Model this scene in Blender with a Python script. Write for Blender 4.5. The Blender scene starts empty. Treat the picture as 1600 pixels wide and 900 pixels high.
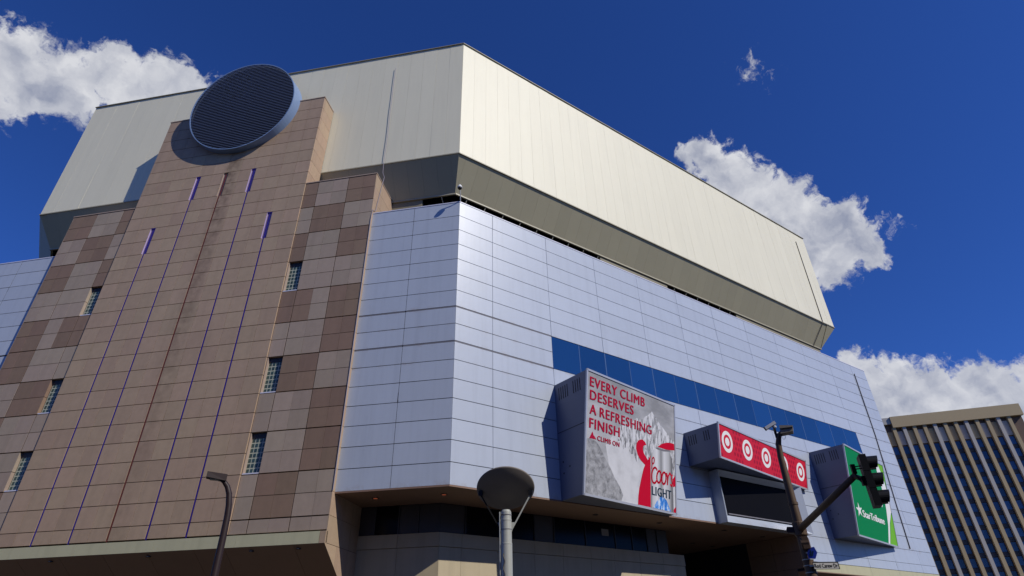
import bpy, bmesh, math, random
from mathutils import Vector, Matrix
random.seed(7)
scn = bpy.context.scene
COL = scn.collection

# ------------------------------------------------------------------ camera
cam_d = bpy.data.cameras.new('camera'); cam = bpy.data.objects.new('camera', cam_d); COL.objects.link(cam)
CR, CU, CF = Vector((0.82139, -0.57003, -0.01979)), Vector((-0.28994, -0.44717, 0.84615)), Vector((0.49118, 0.68928, 0.53258))
EYE = Vector((-20.398, -36.714, 1.7))
m = Matrix.Identity(4)
for i in range(3):
    m[i][0], m[i][1], m[i][2], m[i][3] = CR[i], CU[i], -CF[i], EYE[i]
cam.matrix_world = m
cam_d.sensor_fit = 'HORIZONTAL'; cam_d.sensor_width = 36.0; cam_d.lens = 911.19 * 36.0 / 1600.0
cam_d.clip_start = 0.1; cam_d.clip_end = 6000
scn.camera = cam
scn.view_settings.view_transform = 'Standard'; scn.view_settings.look = 'None'
scn.view_settings.exposure = 0.0; scn.view_settings.gamma = 1.0; scn.view_settings.use_curve_mapping = False

# ------------------------------------------------------------------ sun and sky
SUN = Vector((0.35, -1.0, 0.825)).normalized()
sd = bpy.data.lights.new('sun', 'SUN'); sd.energy = 3.6; sd.angle = math.radians(0.53); sd.color = (1.0, 0.955, 0.88)
so = bpy.data.objects.new('sun', sd); COL.objects.link(so)
so.rotation_euler = (-SUN).to_track_quat('-Z', 'Y').to_euler()
so.location = (0, -60, 120)
W = bpy.data.worlds.new('World'); scn.world = W; W.use_nodes = True
NT = W.node_tree; NT.nodes.clear(); LK = NT.links


def node(nt, t, **kw):
    n = nt.nodes.new(t)
    for k, v in kw.items():
        setattr(n, k, v)
    return n


def sock(nt, dst, v):
    if isinstance(v, bpy.types.NodeSocket):
        nt.links.new(v, dst)
    else:
        dst.default_value = v


def mth(nt, op, a, b=None, c=None, clamp=False):
    n = node(nt, 'ShaderNodeMath', operation=op, use_clamp=clamp)
    for i, v in enumerate((a, b, c)):
        if v is not None:
            sock(nt, n.inputs[i], v)
    return n.outputs[0]


def vmth(nt, op, a, b=None):
    n = node(nt, 'ShaderNodeVectorMath', operation=op)
    sock(nt, n.inputs[0], a)
    if b is not None:
        sock(nt, n.inputs[1], b)
    return n.outputs[1] if op in ('DOT_PRODUCT', 'DISTANCE', 'LENGTH') else n.outputs[0]


def noise(nt, vec, scale, detail=4.0, rough=0.55, dist=0.0):
    n = node(nt, 'ShaderNodeTexNoise')
    n.inputs['Scale'].default_value = scale; n.inputs['Detail'].default_value = detail
    n.inputs['Roughness'].default_value = rough; n.inputs['Distortion'].default_value = dist
    sock(nt, n.inputs['Vector'], vec)
    return n.outputs['Fac']


def maprange(nt, v, a, b, c=0.0, d=1.0, smooth=False):
    n = node(nt, 'ShaderNodeMapRange')
    if smooth:
        n.interpolation_type = 'SMOOTHSTEP'
    sock(nt, n.inputs[0], v)
    for i, x in enumerate((a, b, c, d)):
        n.inputs[i + 1].default_value = x
    return n.outputs[0]


def mixc(nt, f, a, b, blend='MIX'):
    n = node(nt, 'ShaderNodeMix', data_type='RGBA', blend_type=blend)
    sock(nt, n.inputs[0], f); sock(nt, n.inputs[6], a); sock(nt, n.inputs[7], b)
    return n.outputs[2]


sky = node(NT, 'ShaderNodeTexSky', sky_type='NISHITA', sun_disc=False)
sky.sun_elevation = math.asin(SUN.z); sky.sun_rotation = math.atan2(SUN.x, SUN.y)
sky.altitude = 300; sky.air_density = 1.0; sky.dust_density = 0.0; sky.ozone_density = 6.0
D = node(NT, 'ShaderNodeTexCoord').outputs['Generated']
skyc = mixc(NT, 1.0, sky.outputs[0], (0.375, 0.67, 1.37, 1), 'MULTIPLY')
# clouds: directions of the cloud lumps, with their angular radius
lumps = [((-0.135, 0.728, 0.672), .038), ((-0.112, 0.728, 0.676), .038), ((-0.090, 0.722, 0.688), .036), ((-0.070, 0.716, 0.695), .036),
         ((-0.046, 0.712, 0.700), .034), ((-0.026, 0.716, 0.696), .030), ((-0.150, 0.716, 0.682), .034), ((-0.18, 0.74, 0.645), .056), ((-0.22, 0.738, 0.635), .058), ((-0.26, 0.735, 0.62), .07), ((-0.25, 0.755, 0.605), .05),
         ((0.638, 0.384, 0.667), .034), ((0.660, 0.366, 0.655), .040), ((0.680, 0.366, 0.635), .050), ((0.702, 0.356, 0.616), .052),
         ((0.720, 0.350, 0.598), .050), ((0.743, 0.340, 0.575), .055), ((0.765, 0.318, 0.560), .050), ((0.782, 0.306, 0.543), .050), ((0.799, 0.293, 0.525), .056),
         ((0.797, 0.268, 0.540), .034), ((0.818, 0.278, 0.502), .045), ((0.832, 0.262, 0.490), .034), ((0.806, 0.312, 0.500), .054),
         ((0.820, 0.318, 0.476), .030), ((0.745, 0.315, 0.588), .036), ((0.633, 0.254, 0.732), .012), ((0.838, 0.232, 0.494), .012),
         ((0.862, 0.362, 0.352), .028), ((0.875, 0.350, 0.332), .040), ((0.893, 0.325, 0.312), .050), ((0.895, 0.345, 0.285), .055), ((0.915, 0.285, 0.285), .055), ((0.93, 0.24, 0.27), .06),
         ((0.915, 0.31, 0.26), .06), ((0.945, 0.17, 0.27), .05), ((0.955, 0.20, 0.23), .06)]
den = None
warp = node(NT, 'ShaderNodeTexNoise'); warp.inputs['Scale'].default_value = 16; warp.inputs['Detail'].default_value = 5; warp.inputs['Roughness'].default_value = .6
LK.new(D, warp.inputs['Vector'])
wv = vmth(NT, 'SUBTRACT', warp.outputs['Color'], (.5, .5, .5))
sc_ = node(NT, 'ShaderNodeVectorMath', operation='SCALE'); LK.new(wv, sc_.inputs[0]); sc_.inputs[3].default_value = .06
DW = vmth(NT, 'ADD', D, sc_.outputs[0])
for c, r in lumps:
    d = vmth(NT, 'DISTANCE', DW, Vector(c).normalized())
    k = mth(NT, 'MULTIPLY_ADD', d, -1.0 / r, 1.0)
    k = mth(NT, 'MULTIPLY', k, min(1.0, r / .045) * (.34 if r < .015 else 1)) if r < .045 else k
    den = k if den is None else mth(NT, 'MAXIMUM', den, k)
# the same kind of broken cumulus over the rest of the sky, away from the part in view
far = maprange(NT, vmth(NT, 'DOT_PRODUCT', D, CF), 0.72, 0.50)
gen = mth(NT, 'MULTIPLY_ADD', noise(NT, DW, 3.1, 3, .5), 4.0, -2.55)
gen = mth(NT, 'SUBTRACT', gen, mth(NT, 'SUBTRACT', 1.0, far))
den = mth(NT, 'MAXIMUM', den, gen)
fine = noise(NT, DW, 40, 8, .60)
den2 = mth(NT, 'ADD', den, mth(NT, 'MULTIPLY_ADD', fine, 1.5, -0.72))
mask = maprange(NT, den2, 0.0, 0.34, smooth=True)
up = node(NT, 'ShaderNodeVectorMath', operation='ADD'); LK.new(D, up.inputs[0]); up.inputs[1].default_value = SUN * 0.016 + Vector((0, 0, .010))
n1 = noise(NT, DW, 15, 5, .5); n2 = noise(NT, vmth(NT, 'ADD', up.outputs[0], sc_.outputs[0]), 15, 5, .5)
lit = mth(NT, 'MULTIPLY_ADD', mth(NT, 'SUBTRACT', n1, n2), 2.6, 0.62)
lit = mth(NT, 'ADD', lit, mth(NT, 'MULTIPLY', den, -0.12), clamp=True)
ccol = mixc(NT, lit, (4.1, 4.5, 5.8, 1), (9.8, 9.9, 10.3, 1))
haze = maprange(NT, node(NT, 'ShaderNodeSeparateXYZ').outputs[2], 0, 1)
outc = mixc(NT, mth(NT, 'MULTIPLY', mask, .93), skyc, ccol)
bg = node(NT, 'ShaderNodeBackground'); LK.new(outc, bg.inputs[0]); bg.inputs[1].default_value = 0.075
LK.new(bg.outputs[0], node(NT, 'ShaderNodeOutputWorld').inputs[0])

# ------------------------------------------------------------------ frames of the arena: R = long right-hand front, L = corner front at 135 degrees
Z = Vector((0, 0, 1)); Q = math.sqrt(.5)
LD = Vector((-Q, Q, 0)); NL = Vector((-Q, -Q, 0)); NR = Vector((0, -1, 0)); ROW = 1.607
LEN_L, END_R = 51.4, 71.85


def PL(l, n, z): return LD * l + NL * n + Z * z
def PR(x, n, z): return Vector((x, -n, z))


# ------------------------------------------------------------------ helpers
def empty(name, loc=(0, 0, 0), label=None, cat=None, group=None, parent=None):
    o = bpy.data.objects.new(name, None); COL.objects.link(o); o.location = loc; o.empty_display_size = .3
    if parent: o.parent = parent
    return tag(o, label, cat, group)


def tag(o, label=None, cat=None, group=None, kind=None):
    if label: o['label'] = label
    if cat: o['category'] = cat
    if group: o['group'] = group
    if kind: o['kind'] = kind
    return o


def link(name, me, mat=None, parent=None, mw=None):
    """mw is in the parent's space: every arena parent sits at the world origin."""
    o = bpy.data.objects.new(name, me); COL.objects.link(o)
    if mat and not me.materials: me.materials.append(mat)
    if parent: o.parent = parent
    if mw is not None: o.matrix_local = mw
    return o


def from_bm(name, bm, mat, parent=None, mw=None, smooth=False):
    bmesh.ops.recalc_face_normals(bm, faces=bm.faces)
    me = bpy.data.meshes.new(name); bm.to_mesh(me); bm.free()
    if smooth:
        for p in me.polygons: p.use_smooth = True
    return link(name, me, mat, parent, mw)


def fmat(P, N):
    """x runs right along the face, y into it, z up; P is the lower left front corner."""
    y = -N; x = y.cross(Z).normalized()
    r = Matrix((x, y, Z)).transposed().to_4x4(); r.translation = P
    return r


_cache = {}


def box_mesh(w, t, h, mat, ch=0.0):
    k = (round(w, 3), round(t, 3), round(h, 3), mat.name, ch)
    if k not in _cache:
        me = bpy.data.meshes.new('panel')
        c = min(ch, t * .5)
        if c:
            v = [(c, 0, c), (w - c, 0, c), (w - c, 0, h - c), (c, 0, h - c), (0, c, 0), (w, c, 0), (w, c, h), (0, c, h), (0, t, 0), (w, t, 0), (w, t, h), (0, t, h)]
            f = [(0, 1, 2, 3), (4, 5, 1, 0), (5, 6, 2, 1), (6, 7, 3, 2), (7, 4, 0, 3), (8, 9, 5, 4), (9, 10, 6, 5), (10, 11, 7, 6), (11, 8, 4, 7), (11, 10, 9, 8)]
        else:
            v = [(0, 0, 0), (w, 0, 0), (w, 0, h), (0, 0, h), (0, t, 0), (w, t, 0), (w, t, h), (0, t, h)]
            f = [(0, 1, 2, 3), (1, 5, 6, 2), (5, 4, 7, 6), (4, 0, 3, 7), (3, 2, 6, 7), (4, 5, 1, 0)]
        me.from_pydata(v, [], f); me.materials.append(mat); me.update(); _cache[k] = me
    return _cache[k]


def slab(name, P, N, w, h, t, mat, parent=None, ch=0.0, wob=0.0):
    mw = fmat(P, N)
    if wob:
        c = Matrix.Translation((w / 2, 0, h / 2))
        mw = mw @ c @ Matrix.Rotation(random.gauss(0, wob), 4, 'X') @ Matrix.Rotation(random.gauss(0, wob), 4, 'Z') @ c.inverted()
    return link(name, box_mesh(w, t, h, mat, ch), None, parent, mw)


def slabL(name, l0, l1, z0, z1, n, t, mat, parent=None, **k):   # on the corner front, l0 < l1
    return slab(name, PL(l1, n, z0), NL, l1 - l0, z1 - z0, t, mat, parent, **k)


def slabR(name, x0, x1, z0, z1, n, t, mat, parent=None, **k):
    return slab(name, PR(x0, n, z0), NR, x1 - x0, z1 - z0, t, mat, parent, **k)


def poly_prism(bm, pts, vec):
    a = [bm.verts.new(p) for p in pts]; b = [bm.verts.new(Vector(p) + vec) for p in pts]; n = len(a)
    bm.faces.new(a); bm.faces.new(b[::-1])
    for i in range(n):
        bm.faces.new((a[i], b[i], b[(i + 1) % n], a[(i + 1) % n]))


def tube(bm, pts, radii, seg=10, cap=True):
    rings = []; pts = [Vector(p) for p in pts]
    if not hasattr(radii, '__len__'): radii = [radii] * len(pts)
    ref = None
    for i, p in enumerate(pts):
        t = ((pts[min(i + 1, len(pts) - 1)] - p).normalized() + (p - pts[max(i - 1, 0)]).normalized()).normalized()
        if ref is None: ref = t.orthogonal().normalized()
        ref = (ref - t * ref.dot(t)).normalized(); b = t.cross(ref)
        rings.append([bm.verts.new(p + (ref * math.cos(a) + b * math.sin(a)) * radii[i]) for a in [2 * math.pi * k / seg for k in range(seg)]])
    for r0, r1 in zip(rings, rings[1:]):
        for k in range(seg):
            bm.faces.new((r0[k], r0[(k + 1) % seg], r1[(k + 1) % seg], r1[k]))
    if cap:
        bm.faces.new(rings[0][::-1]); bm.faces.new(rings[-1])


def lathe(bm, prof, mat4, seg=32):
    """prof: (radius, height) pairs turned about the local z axis of mat4."""
    rings = []
    for r, h in prof:
        rings.append([bm.verts.new(mat4 @ Vector((r * math.cos(2 * math.pi * k / seg), r * math.sin(2 * math.pi * k / seg), h))) for k in range(seg)])
    for a, b in zip(rings, rings[1:]):
        for k in range(seg):
            bm.faces.new((a[k], a[(k + 1) % seg], b[(k + 1) % seg], b[k]))
    bm.faces.new(rings[0][::-1]); bm.faces.new(rings[-1])


def axes(P, zdir, xhint=Z):
    z = Vector(zdir).normalized(); x = Vector(xhint) - z * Vector(xhint).dot(z)
    if x.length < 1e-4: x = z.orthogonal()
    x.normalize(); r = Matrix((x, z.cross(x), z)).transposed().to_4x4(); r.translation = Vector(P)
    return r


def bar(bm, a, b, w, h=None, upv=Z):
    """rectangular bar from a to b."""
    a, b = Vector(a), Vector(b); h = h or w; d = (b - a).normalized()
    s = d.cross(upv); s = s.normalized() if s.length > 1e-4 else d.orthogonal().normalized(); u = s.cross(d)
    q = [a + s * (i * w / 2) + u * (j * h / 2) for i, j in ((-1, -1), (1, -1), (1, 1), (-1, 1))]
    poly_prism(bm, q, b - a)


# ------------------------------------------------------------------ materials
def mat_new(name, color, rough=.6, metal=0.0, spec=.5, rnd=0.0, grain=0.0, gscale=3.0, streak=0.0, bump=0.0, bscale=30.0, hue=0.0, coat=0.0):
    M = bpy.data.materials.new(name); M.use_nodes = True; nt = M.node_tree; b = nt.nodes['Principled BSDF']
    b.inputs['Roughness'].default_value = rough; b.inputs['Metallic'].default_value = metal; b.inputs['Specular IOR Level'].default_value = spec
    b.inputs['Coat Weight'].default_value = coat
    c = (*color, 1)
    if rnd or grain or streak or bump or hue:
        pos = node(nt, 'ShaderNodeNewGeometry').outputs['Position']
        fac = None
        if rnd:
            r = node(nt, 'ShaderNodeObjectInfo').outputs['Random']
            fac = mth(nt, 'MULTIPLY_ADD', r, 2 * rnd, 1 - rnd)
        if grain:
            g = mth(nt, 'MULTIPLY_ADD', noise(nt, pos, gscale, 6, .65), 2 * grain, 1 - grain)
            fac = g if fac is None else mth(nt, 'MULTIPLY', fac, g)
        if streak:
            mp = node(nt, 'ShaderNodeMapping'); mp.inputs['Scale'].default_value = (1.6, 1.6, .09); nt.links.new(pos, mp.inputs[0])
            s = maprange(nt, noise(nt, mp.outputs[0], 1.0, 5, .6), .48, .75, 1.0, 1.0 - streak)
            fac = s if fac is None else mth(nt, 'MULTIPLY', fac, s)
        col = c
        if hue:
            r2 = node(nt, 'ShaderNodeObjectInfo').outputs['Random']
            hs = node(nt, 'ShaderNodeHueSaturation'); hs.inputs['Color'].default_value = c
            nt.links.new(mth(nt, 'MULTIPLY_ADD', mth(nt, 'FRACT', mth(nt, 'MULTIPLY', r2, 7.3)), hue, .5 - hue / 2), hs.inputs['Hue']); col = hs.outputs[0]
        if fac is not None:
            cmb = node(nt, 'ShaderNodeCombineColor')
            for i in range(3): nt.links.new(fac, cmb.inputs[i])
            col = mixc(nt, 1.0, col, cmb.outputs[0], 'MULTIPLY')
        if isinstance(col, bpy.types.NodeSocket): nt.links.new(col, b.inputs['Base Color'])
        else: b.inputs['Base Color'].default_value = c
        if bump:
            bp = node(nt, 'ShaderNodeBump'); bp.inputs['Strength'].default_value = bump; bp.inputs['Distance'].default_value = .02
            nt.links.new(noise(nt, pos, bscale, 4, .6), bp.inputs['Height']); nt.links.new(bp.outputs[0], b.inputs['Normal'])
    else:
        b.inputs['Base Color'].default_value = c
    return M


def stained(M, test, col, amount):
    """mix a stain colour over a material's base colour; test(nt, pos) gives its mask in world space."""
    nt = M.node_tree; b = nt.nodes['Principled BSDF']; pos = node(nt, 'ShaderNodeNewGeometry').outputs['Position']
    src = b.inputs['Base Color'].links[0].from_socket
    nt.links.new(mixc(nt, mth(nt, 'MULTIPLY', test(nt, pos), amount), src, (*col, 1)), b.inputs['Base Color'])


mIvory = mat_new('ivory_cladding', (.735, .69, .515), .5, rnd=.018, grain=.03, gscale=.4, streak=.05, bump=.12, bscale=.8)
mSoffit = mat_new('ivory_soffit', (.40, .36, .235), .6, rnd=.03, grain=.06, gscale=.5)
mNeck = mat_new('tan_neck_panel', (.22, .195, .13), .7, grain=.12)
mTrim = mat_new('ivory_trim', (.34, .31, .22), .5, grain=.06)
mLav = mat_new('lavender_metal', (.425, .465, .535), .33, spec=.40, rnd=.03, grain=.05, gscale=.7, streak=.09, bump=.16, bscale=1.1)
mCab = mat_new('slate_blue_cabinet', (.105, .125, .20), .4, spec=.4, grain=.05)
mLavEdge = mat_new('lavender_coping', (.60, .60, .70), .4, grain=.05)
mGap = mat_new('dark_joint', (.018, .019, .028), .8, grain=.2)
mGasket = mat_new('grey_gasket', (.17, .165, .185), .8, grain=.3, gscale=2)
mStone = mat_new('rose_stone', (.385, .275, .185), .75, rnd=.06, grain=.15, gscale=2.0, streak=.10, bump=.15, hue=.012)
mStoneL = mat_new('grey_stone', (.345, .268, .203), .75, rnd=.08, grain=.14, gscale=2.0, streak=.10, bump=.15, hue=.015)
mStoneD = mat_new('brown_stone', (.23, .15, .10), .75, rnd=.08, grain=.14, gscale=2.0, streak=.12, bump=.15, hue=.012)
mMortar = mat_new('stone_joint', (.06, .036, .027), .9, grain=.2)
mCap = mat_new('stone_coping', (.36, .27, .21), .7, grain=.1)
mBeige = mat_new('beige_stone', (.46, .385, .25), .75, rnd=.04, grain=.10, gscale=.8, streak=.12, bump=.1)
mBand = mat_new('pale_band', (.45, .43, .275), .7, rnd=.02, grain=.08, gscale=.8, streak=.10)
mCant = mat_new('brown_canted_panel', (.37, .215, .115), .6, rnd=.04, grain=.1, gscale=.6)
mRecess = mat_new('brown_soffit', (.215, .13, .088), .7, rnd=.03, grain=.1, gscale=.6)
mGlass = mat_new('blue_window_glass', (.010, .050, .17), .06, spec=.5, rnd=.16)
mDarkGlass = mat_new('dark_window_glass', (.006, .006, .007), .2, spec=.12)
mFrameDk = mat_new('dark_window_frame', (.03, .028, .03), .5)
mGreyPan = mat_new('dark_grey_panel', (.045, .04, .04), .5, rnd=.1)
mMull = mat_new('blue_mullion', (.07, .12, .24), .3)
mPurple = mat_new('purple_tube', (.042, .02, .23), .3)
mPurpleP = mat_new('purple_paint', (.27, .20, .27), .5, grain=.15)
mRed = mat_new('rust_red_tube', (.15, .032, .016), .4)
mLitJamb = mat_new('lilac_lit_jamb', (.45, .35, .55), .3)  # sunlight on the left niche jambs, put into the colour
mRim = mat_new('blue_grey_rim', (.20, .29, .46), .35, spec=.4, grain=.06)
mSlat = mat_new('louvre_slat', (.24, .29, .43), .45)
mBlack = mat_new('black_void', (.004, .004, .006), .6)
mBlockGl = mat_new('glass_block', (.045, .075, .06), .12, spec=.6, rnd=.2)
mBlockGrid = mat_new('glass_block_joint', (.42, .44, .34), .6)
mFrame = mat_new('aluminium_frame', (.52, .52, .54), .35, metal=.3)
mCable = mat_new('grey_cable', (.30, .27, .32), .5)
mCableDk = mat_new('dark_cable', (.10, .085, .075), .6)
mScreen = mat_new('black_screen', (.004, .004, .006), .6, spec=.05)
mPole = mat_new('bronze_pole', (.10, .062, .038), .55, metal=.0, spec=.3, grain=.12, gscale=9)
mPoleDk = mat_new('dark_bronze_pole', (.026, .015, .016), .5, metal=.0, spec=.3, grain=.15, gscale=9)
mSteel = mat_new('pale_grey_steel', (.42, .43, .40), .4, metal=.15, grain=.06, gscale=6)
mDisc = mat_new('dark_reflector', (.20, .175, .155), .65, grain=.06, gscale=4)
mSignal = mat_new('black_signal', (.007, .007, .008), .45, spec=.3)
mWhitePaint = mat_new('white_paint', (.78, .78, .76), .4)
mLens = mat_new('lamp_lens', (.45, .43, .36), .2)
mLampOn = mat_new('lit_red_lamp', (.5, .12, .06), .4)
mLampOn.node_tree.nodes['Principled BSDF'].inputs['Emission Color'].default_value = (1, .22, .10, 1); mLampOn.node_tree.nodes['Principled BSDF'].inputs['Emission Strength'].default_value = .14
mBlueSign = mat_new('blue_sign', (.02, .05, .42), .4)
mTan = mat_new('tan_masonry', (.47, .36, .20), .8, rnd=.04, grain=.06)
mTanLt = mat_new('pale_masonry', (.50, .46, .40), .8, grain=.06)
mTanDk = mat_new('brown_masonry', (.14, .09, .065), .8, grain=.08)
mAsphalt = mat_new('asphalt', (.045, .045, .047), .9, grain=.2, gscale=2, bump=.3)
mPave = mat_new('pavement_concrete', (.13, .125, .115), .9, grain=.15, gscale=1.5)
mGround = mat_new('plaza_ground', (.045, .042, .04), .9, grain=.15, gscale=.2)
mRoof = mat_new('grey_membrane', (.30, .30, .29), .9, grain=.1)
mLine = mat_new('white_road_paint', (.70, .70, .68), .8)
mRedPrint = mat_new('red_print', (.56, .004, .028), .5, spec=.08)
mNavyPrint = mat_new('navy_print', (.012, .035, .06), .5, spec=.08)
mWhitePrint = mat_new('white_print', (.80, .80, .77), .5, spec=.08)
mTextRed = mat_new('crimson_print', (.43, .008, .04), .5, spec=.08)
mSignRed = mat_new('sign_red_print', (.60, .02, .045), .5, spec=.08)
mSignRedDk = mat_new('dark_red_print', (.36, .012, .035), .5, spec=.08)
mGreen = mat_new('green_print', (.0, .215, .05), .45, spec=.08)
mLime = mat_new('lime_print', (.17, .48, .03), .5, spec=.08)


def drip(nt, pos):          # water stain below the louvre disc, along the red tube
    l = vmth(nt, 'DOT_PRODUCT', pos, LD); zz = vmth(nt, 'DOT_PRODUCT', pos, Z)
    wob = mth(nt, 'MULTIPLY_ADD', noise(nt, pos, .35, 3), 1.2, -.6)
    d = mth(nt, 'ABSOLUTE', mth(nt, 'ADD', mth(nt, 'ADD', l, -25.05), wob))
    a = maprange(nt, d, .25, 1.3, 1, 0, True)
    f = maprange(nt, zz, 14, 50, .30, 1)
    return mth(nt, 'MULTIPLY', mth(nt, 'MULTIPLY', a, f), maprange(nt, noise(nt, pos, 1.3, 4), .3, .7))


stained(mStone, drip, (.10, .06, .035), .85)


def joint_grime(nt, pos):   # grey grime at the two gasket lines and the foot of the lavender wall
    zz = vmth(nt, 'DOT_PRODUCT', pos, Z); out = None
    for h, w in ((26.32, .38), (23.11, .38), (11.9, .5), (21.5, .25), (24.7, .2)):
        a = maprange(nt, mth(nt, 'ABSOLUTE', mth(nt, 'ADD', zz, -h)), .03, w, 1, 0, True)
        out = a if out is None else mth(nt, 'MAXIMUM', out, a)
    return mth(nt, 'MULTIPLY', out, maprange(nt, noise(nt, pos, .9, 5, .7), .50, .74))


stained(mLav, joint_grime, (.30, .24, .20), .6)

# ------------------------------------------------------------------ ground
def sheet(name, x0, x1, y0, y1, z, mat):
    me = bpy.data.meshes.new(name); me.from_pydata([(x0, y0, z), (x1, y0, z), (x1, y1, z), (x0, y1, z)], [], [(0, 1, 2, 3)])
    return tag(link(name, me, mat), kind='structure')


sheet('ground', -3000, 3000, -3000, 3000, 0.0, mGround)
sheet('road', -400, 400, -34.6, -28.6, .004, mAsphalt)
for i in range(-20, 21):
    pass
bm = bmesh.new()
for i in range(-40, 41):
    x = i * 9.0
    vs = [bm.verts.new(p) for p in ((x, -31.66, .008), (x + 3, -31.66, .008), (x + 3, -31.54, .008), (x, -31.54, .008))]; bm.faces.new(vs)
tag(from_bm('road_marking', bm, mLine), kind='structure')
bm = bmesh.new(); poly_prism(bm, [(-400, -28.6, .0), (400, -28.6, 0), (400, -24.0, 0), (-400, -24.0, 0)], Z * .13); tag(from_bm('pavement', bm, mPave), kind='structure')
bm = bmesh.new(); poly_prism(bm, [(-400, -39.2, .0), (400, -39.2, 0), (400, -34.6, 0), (-400, -34.6, 0)], Z * .13); tag(from_bm('pavement', bm, mPave), kind='structure')

# ------------------------------------------------------------------ arena
A = empty('arena_building', (0, 0, 0), 'huge arena with ivory overhanging upper wall, lavender metal panels and brown stone tower', 'arena')


def offs(n):  # plan x and l where planes set back by n meet at the corner
    return n * math.tan(math.radians(22.5))


# --- upper ivory mass
rb = 1.8; ri = rb + .10
z0, z1 = 45.88, 63.92
bm = bmesh.new()
def plan(n, inset_end=0.0):
    c = offs(n)
    p_end = PR(END_R - .45 - inset_end, -n, 0); p_c = PR(c, -n, 0); p_l = PL(LEN_L - c, -n, 0)
    return [p_end, p_c, p_l, p_l + Vector((0, 95, 0)), Vector((END_R - .45 - inset_end, 130, 0))]
poly_prism(bm, [p + Z * z0 for p in plan(ri, .1)], Z * (z1 - z0 - .05))
upper = from_bm('upper_wall', bm, mGap, A)
PW = 1.607
c0 = offs(rb)
x = c0 + .01; i = 0
while x < 71.4 - .02:
    x1_ = min(x + PW, 71.4); slabR('cladding_panel', x + .005, x1_ - .005, z0, z1, -rb, .09, mIvory, upper, wob=.0005); x = x1_
l = c0 + .01
while l < LEN_L - c0 - .02:
    l1_ = min(l + PW, LEN_L - c0); slabL('cladding_panel', l + .005, l1_ - .005, z0, z1, -rb, .09, mIvory, upper, wob=.0005); l = l1_
bm = bmesh.new()
for a, b in ((PR(c0 - .03, -rb + .05, 63.95), PR(71.42, -rb + .05, 63.95)), (PL(c0 - .03, -rb + .05, 63.95), PL(LEN_L - c0 + .03, -rb + .05, 63.95))):
    bar(bm, a, b, .22, .08)
from_bm('roof_coping', bm, mTrim, upper)
bm = bmesh.new()
for a, b in ((PR(c0, -rb + .02, 45.81), PR(71.42, -rb + .02, 45.81)), (PL(c0, -rb + .02, 45.81), PL(LEN_L - c0, -rb + .02, 45.81))):
    bar(bm, a, b, .16, .13)
from_bm('eave_trim', bm, mTrim, upper)
# sloping soffit panels
sof = empty('sloped_soffit', parent=A)
n_in, zs0, zs1 = 4.0, 45.78, 42.30
cs = offs(n_in)


def quad_slab(name, a, b, c, d, t, mat, parent):   # a,b,c,d counter-clockwise seen from the visible side
    nrm = (Vector(b) - Vector(a)).cross(Vector(d) - Vector(a)).normalized()
    bm = bmesh.new(); poly_prism(bm, [a, b, c, d], -nrm * t); return from_bm(name, bm, mat, parent)


def soffit_run(PF, u0, u1, ui0, ui1):
    n = int((ui1 - ui0) / PW); e = [ui0 + PW * k for k in range(n + 1)]
    if ui1 - e[-1] > .2: e.append(ui1)
    for k in range(len(e) - 1):
        g = .005
        a, b = e[k] + g, e[k + 1] - g
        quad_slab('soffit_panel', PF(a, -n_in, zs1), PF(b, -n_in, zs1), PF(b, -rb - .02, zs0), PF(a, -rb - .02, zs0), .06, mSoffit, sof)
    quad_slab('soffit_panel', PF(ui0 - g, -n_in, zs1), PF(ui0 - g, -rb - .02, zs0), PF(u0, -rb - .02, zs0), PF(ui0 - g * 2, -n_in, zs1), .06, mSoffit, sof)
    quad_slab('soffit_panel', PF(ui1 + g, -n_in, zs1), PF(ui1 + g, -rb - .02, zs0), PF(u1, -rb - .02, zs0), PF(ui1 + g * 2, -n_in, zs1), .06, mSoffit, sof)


soffit_run(PR, c0, 71.4, cs, 69.2)
soffit_run(PL, c0, LEN_L - c0, cs, LEN_L - cs)
bm = bmesh.new()   # underlay behind the soffit joints, and hip at the right-hand end
for PF, u0, u1, a0, a1 in ((PR, c0 + .1, 71.2, cs + .1, 69.0), (PL, c0 + .1, LEN_L - c0 - .1, cs + .1, LEN_L - cs - .1)):
    poly_prism(bm, [PF(u0, -rb - .14, zs0), PF(u1, -rb - .14, zs0), PF(a1, -n_in - .12, zs1), PF(a0, -n_in - .12, zs1)], Z * .05)
from_bm('soffit_underlay', bm, mGap, sof)
bm = bmesh.new()
poly_prism(bm, [Vector((71.4, rb, zs0)), Vector((69.2, n_in, zs1)), Vector((69.2, 120, zs1)), Vector((71.4, 120, zs0))], Vector((-.2, 0, .1)))
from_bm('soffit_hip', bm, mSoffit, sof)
bm = bmesh.new()
q0, q1 = PL(LEN_L - c0, -rb, zs0), PL(LEN_L - cs, -n_in, zs1)
poly_prism(bm, [q0, q1, q1 + Vector((0, 95, 0)), q0 + Vector((0, 95, 0))], Vector((.2, 0, .1)))
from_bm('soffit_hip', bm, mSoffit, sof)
bm = bmesh.new()
for a, b in ((PR(cs, -n_in + .05, 42.26), PR(69.3, -n_in + .05, 42.26)), (PL(cs, -n_in + .05, 42.26), PL(LEN_L - cs, -n_in + .05, 42.26))):
    bar(bm, a, b, .18, .16)
from_bm('soffit_edge_trim', bm, mTrim, sof)
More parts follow.
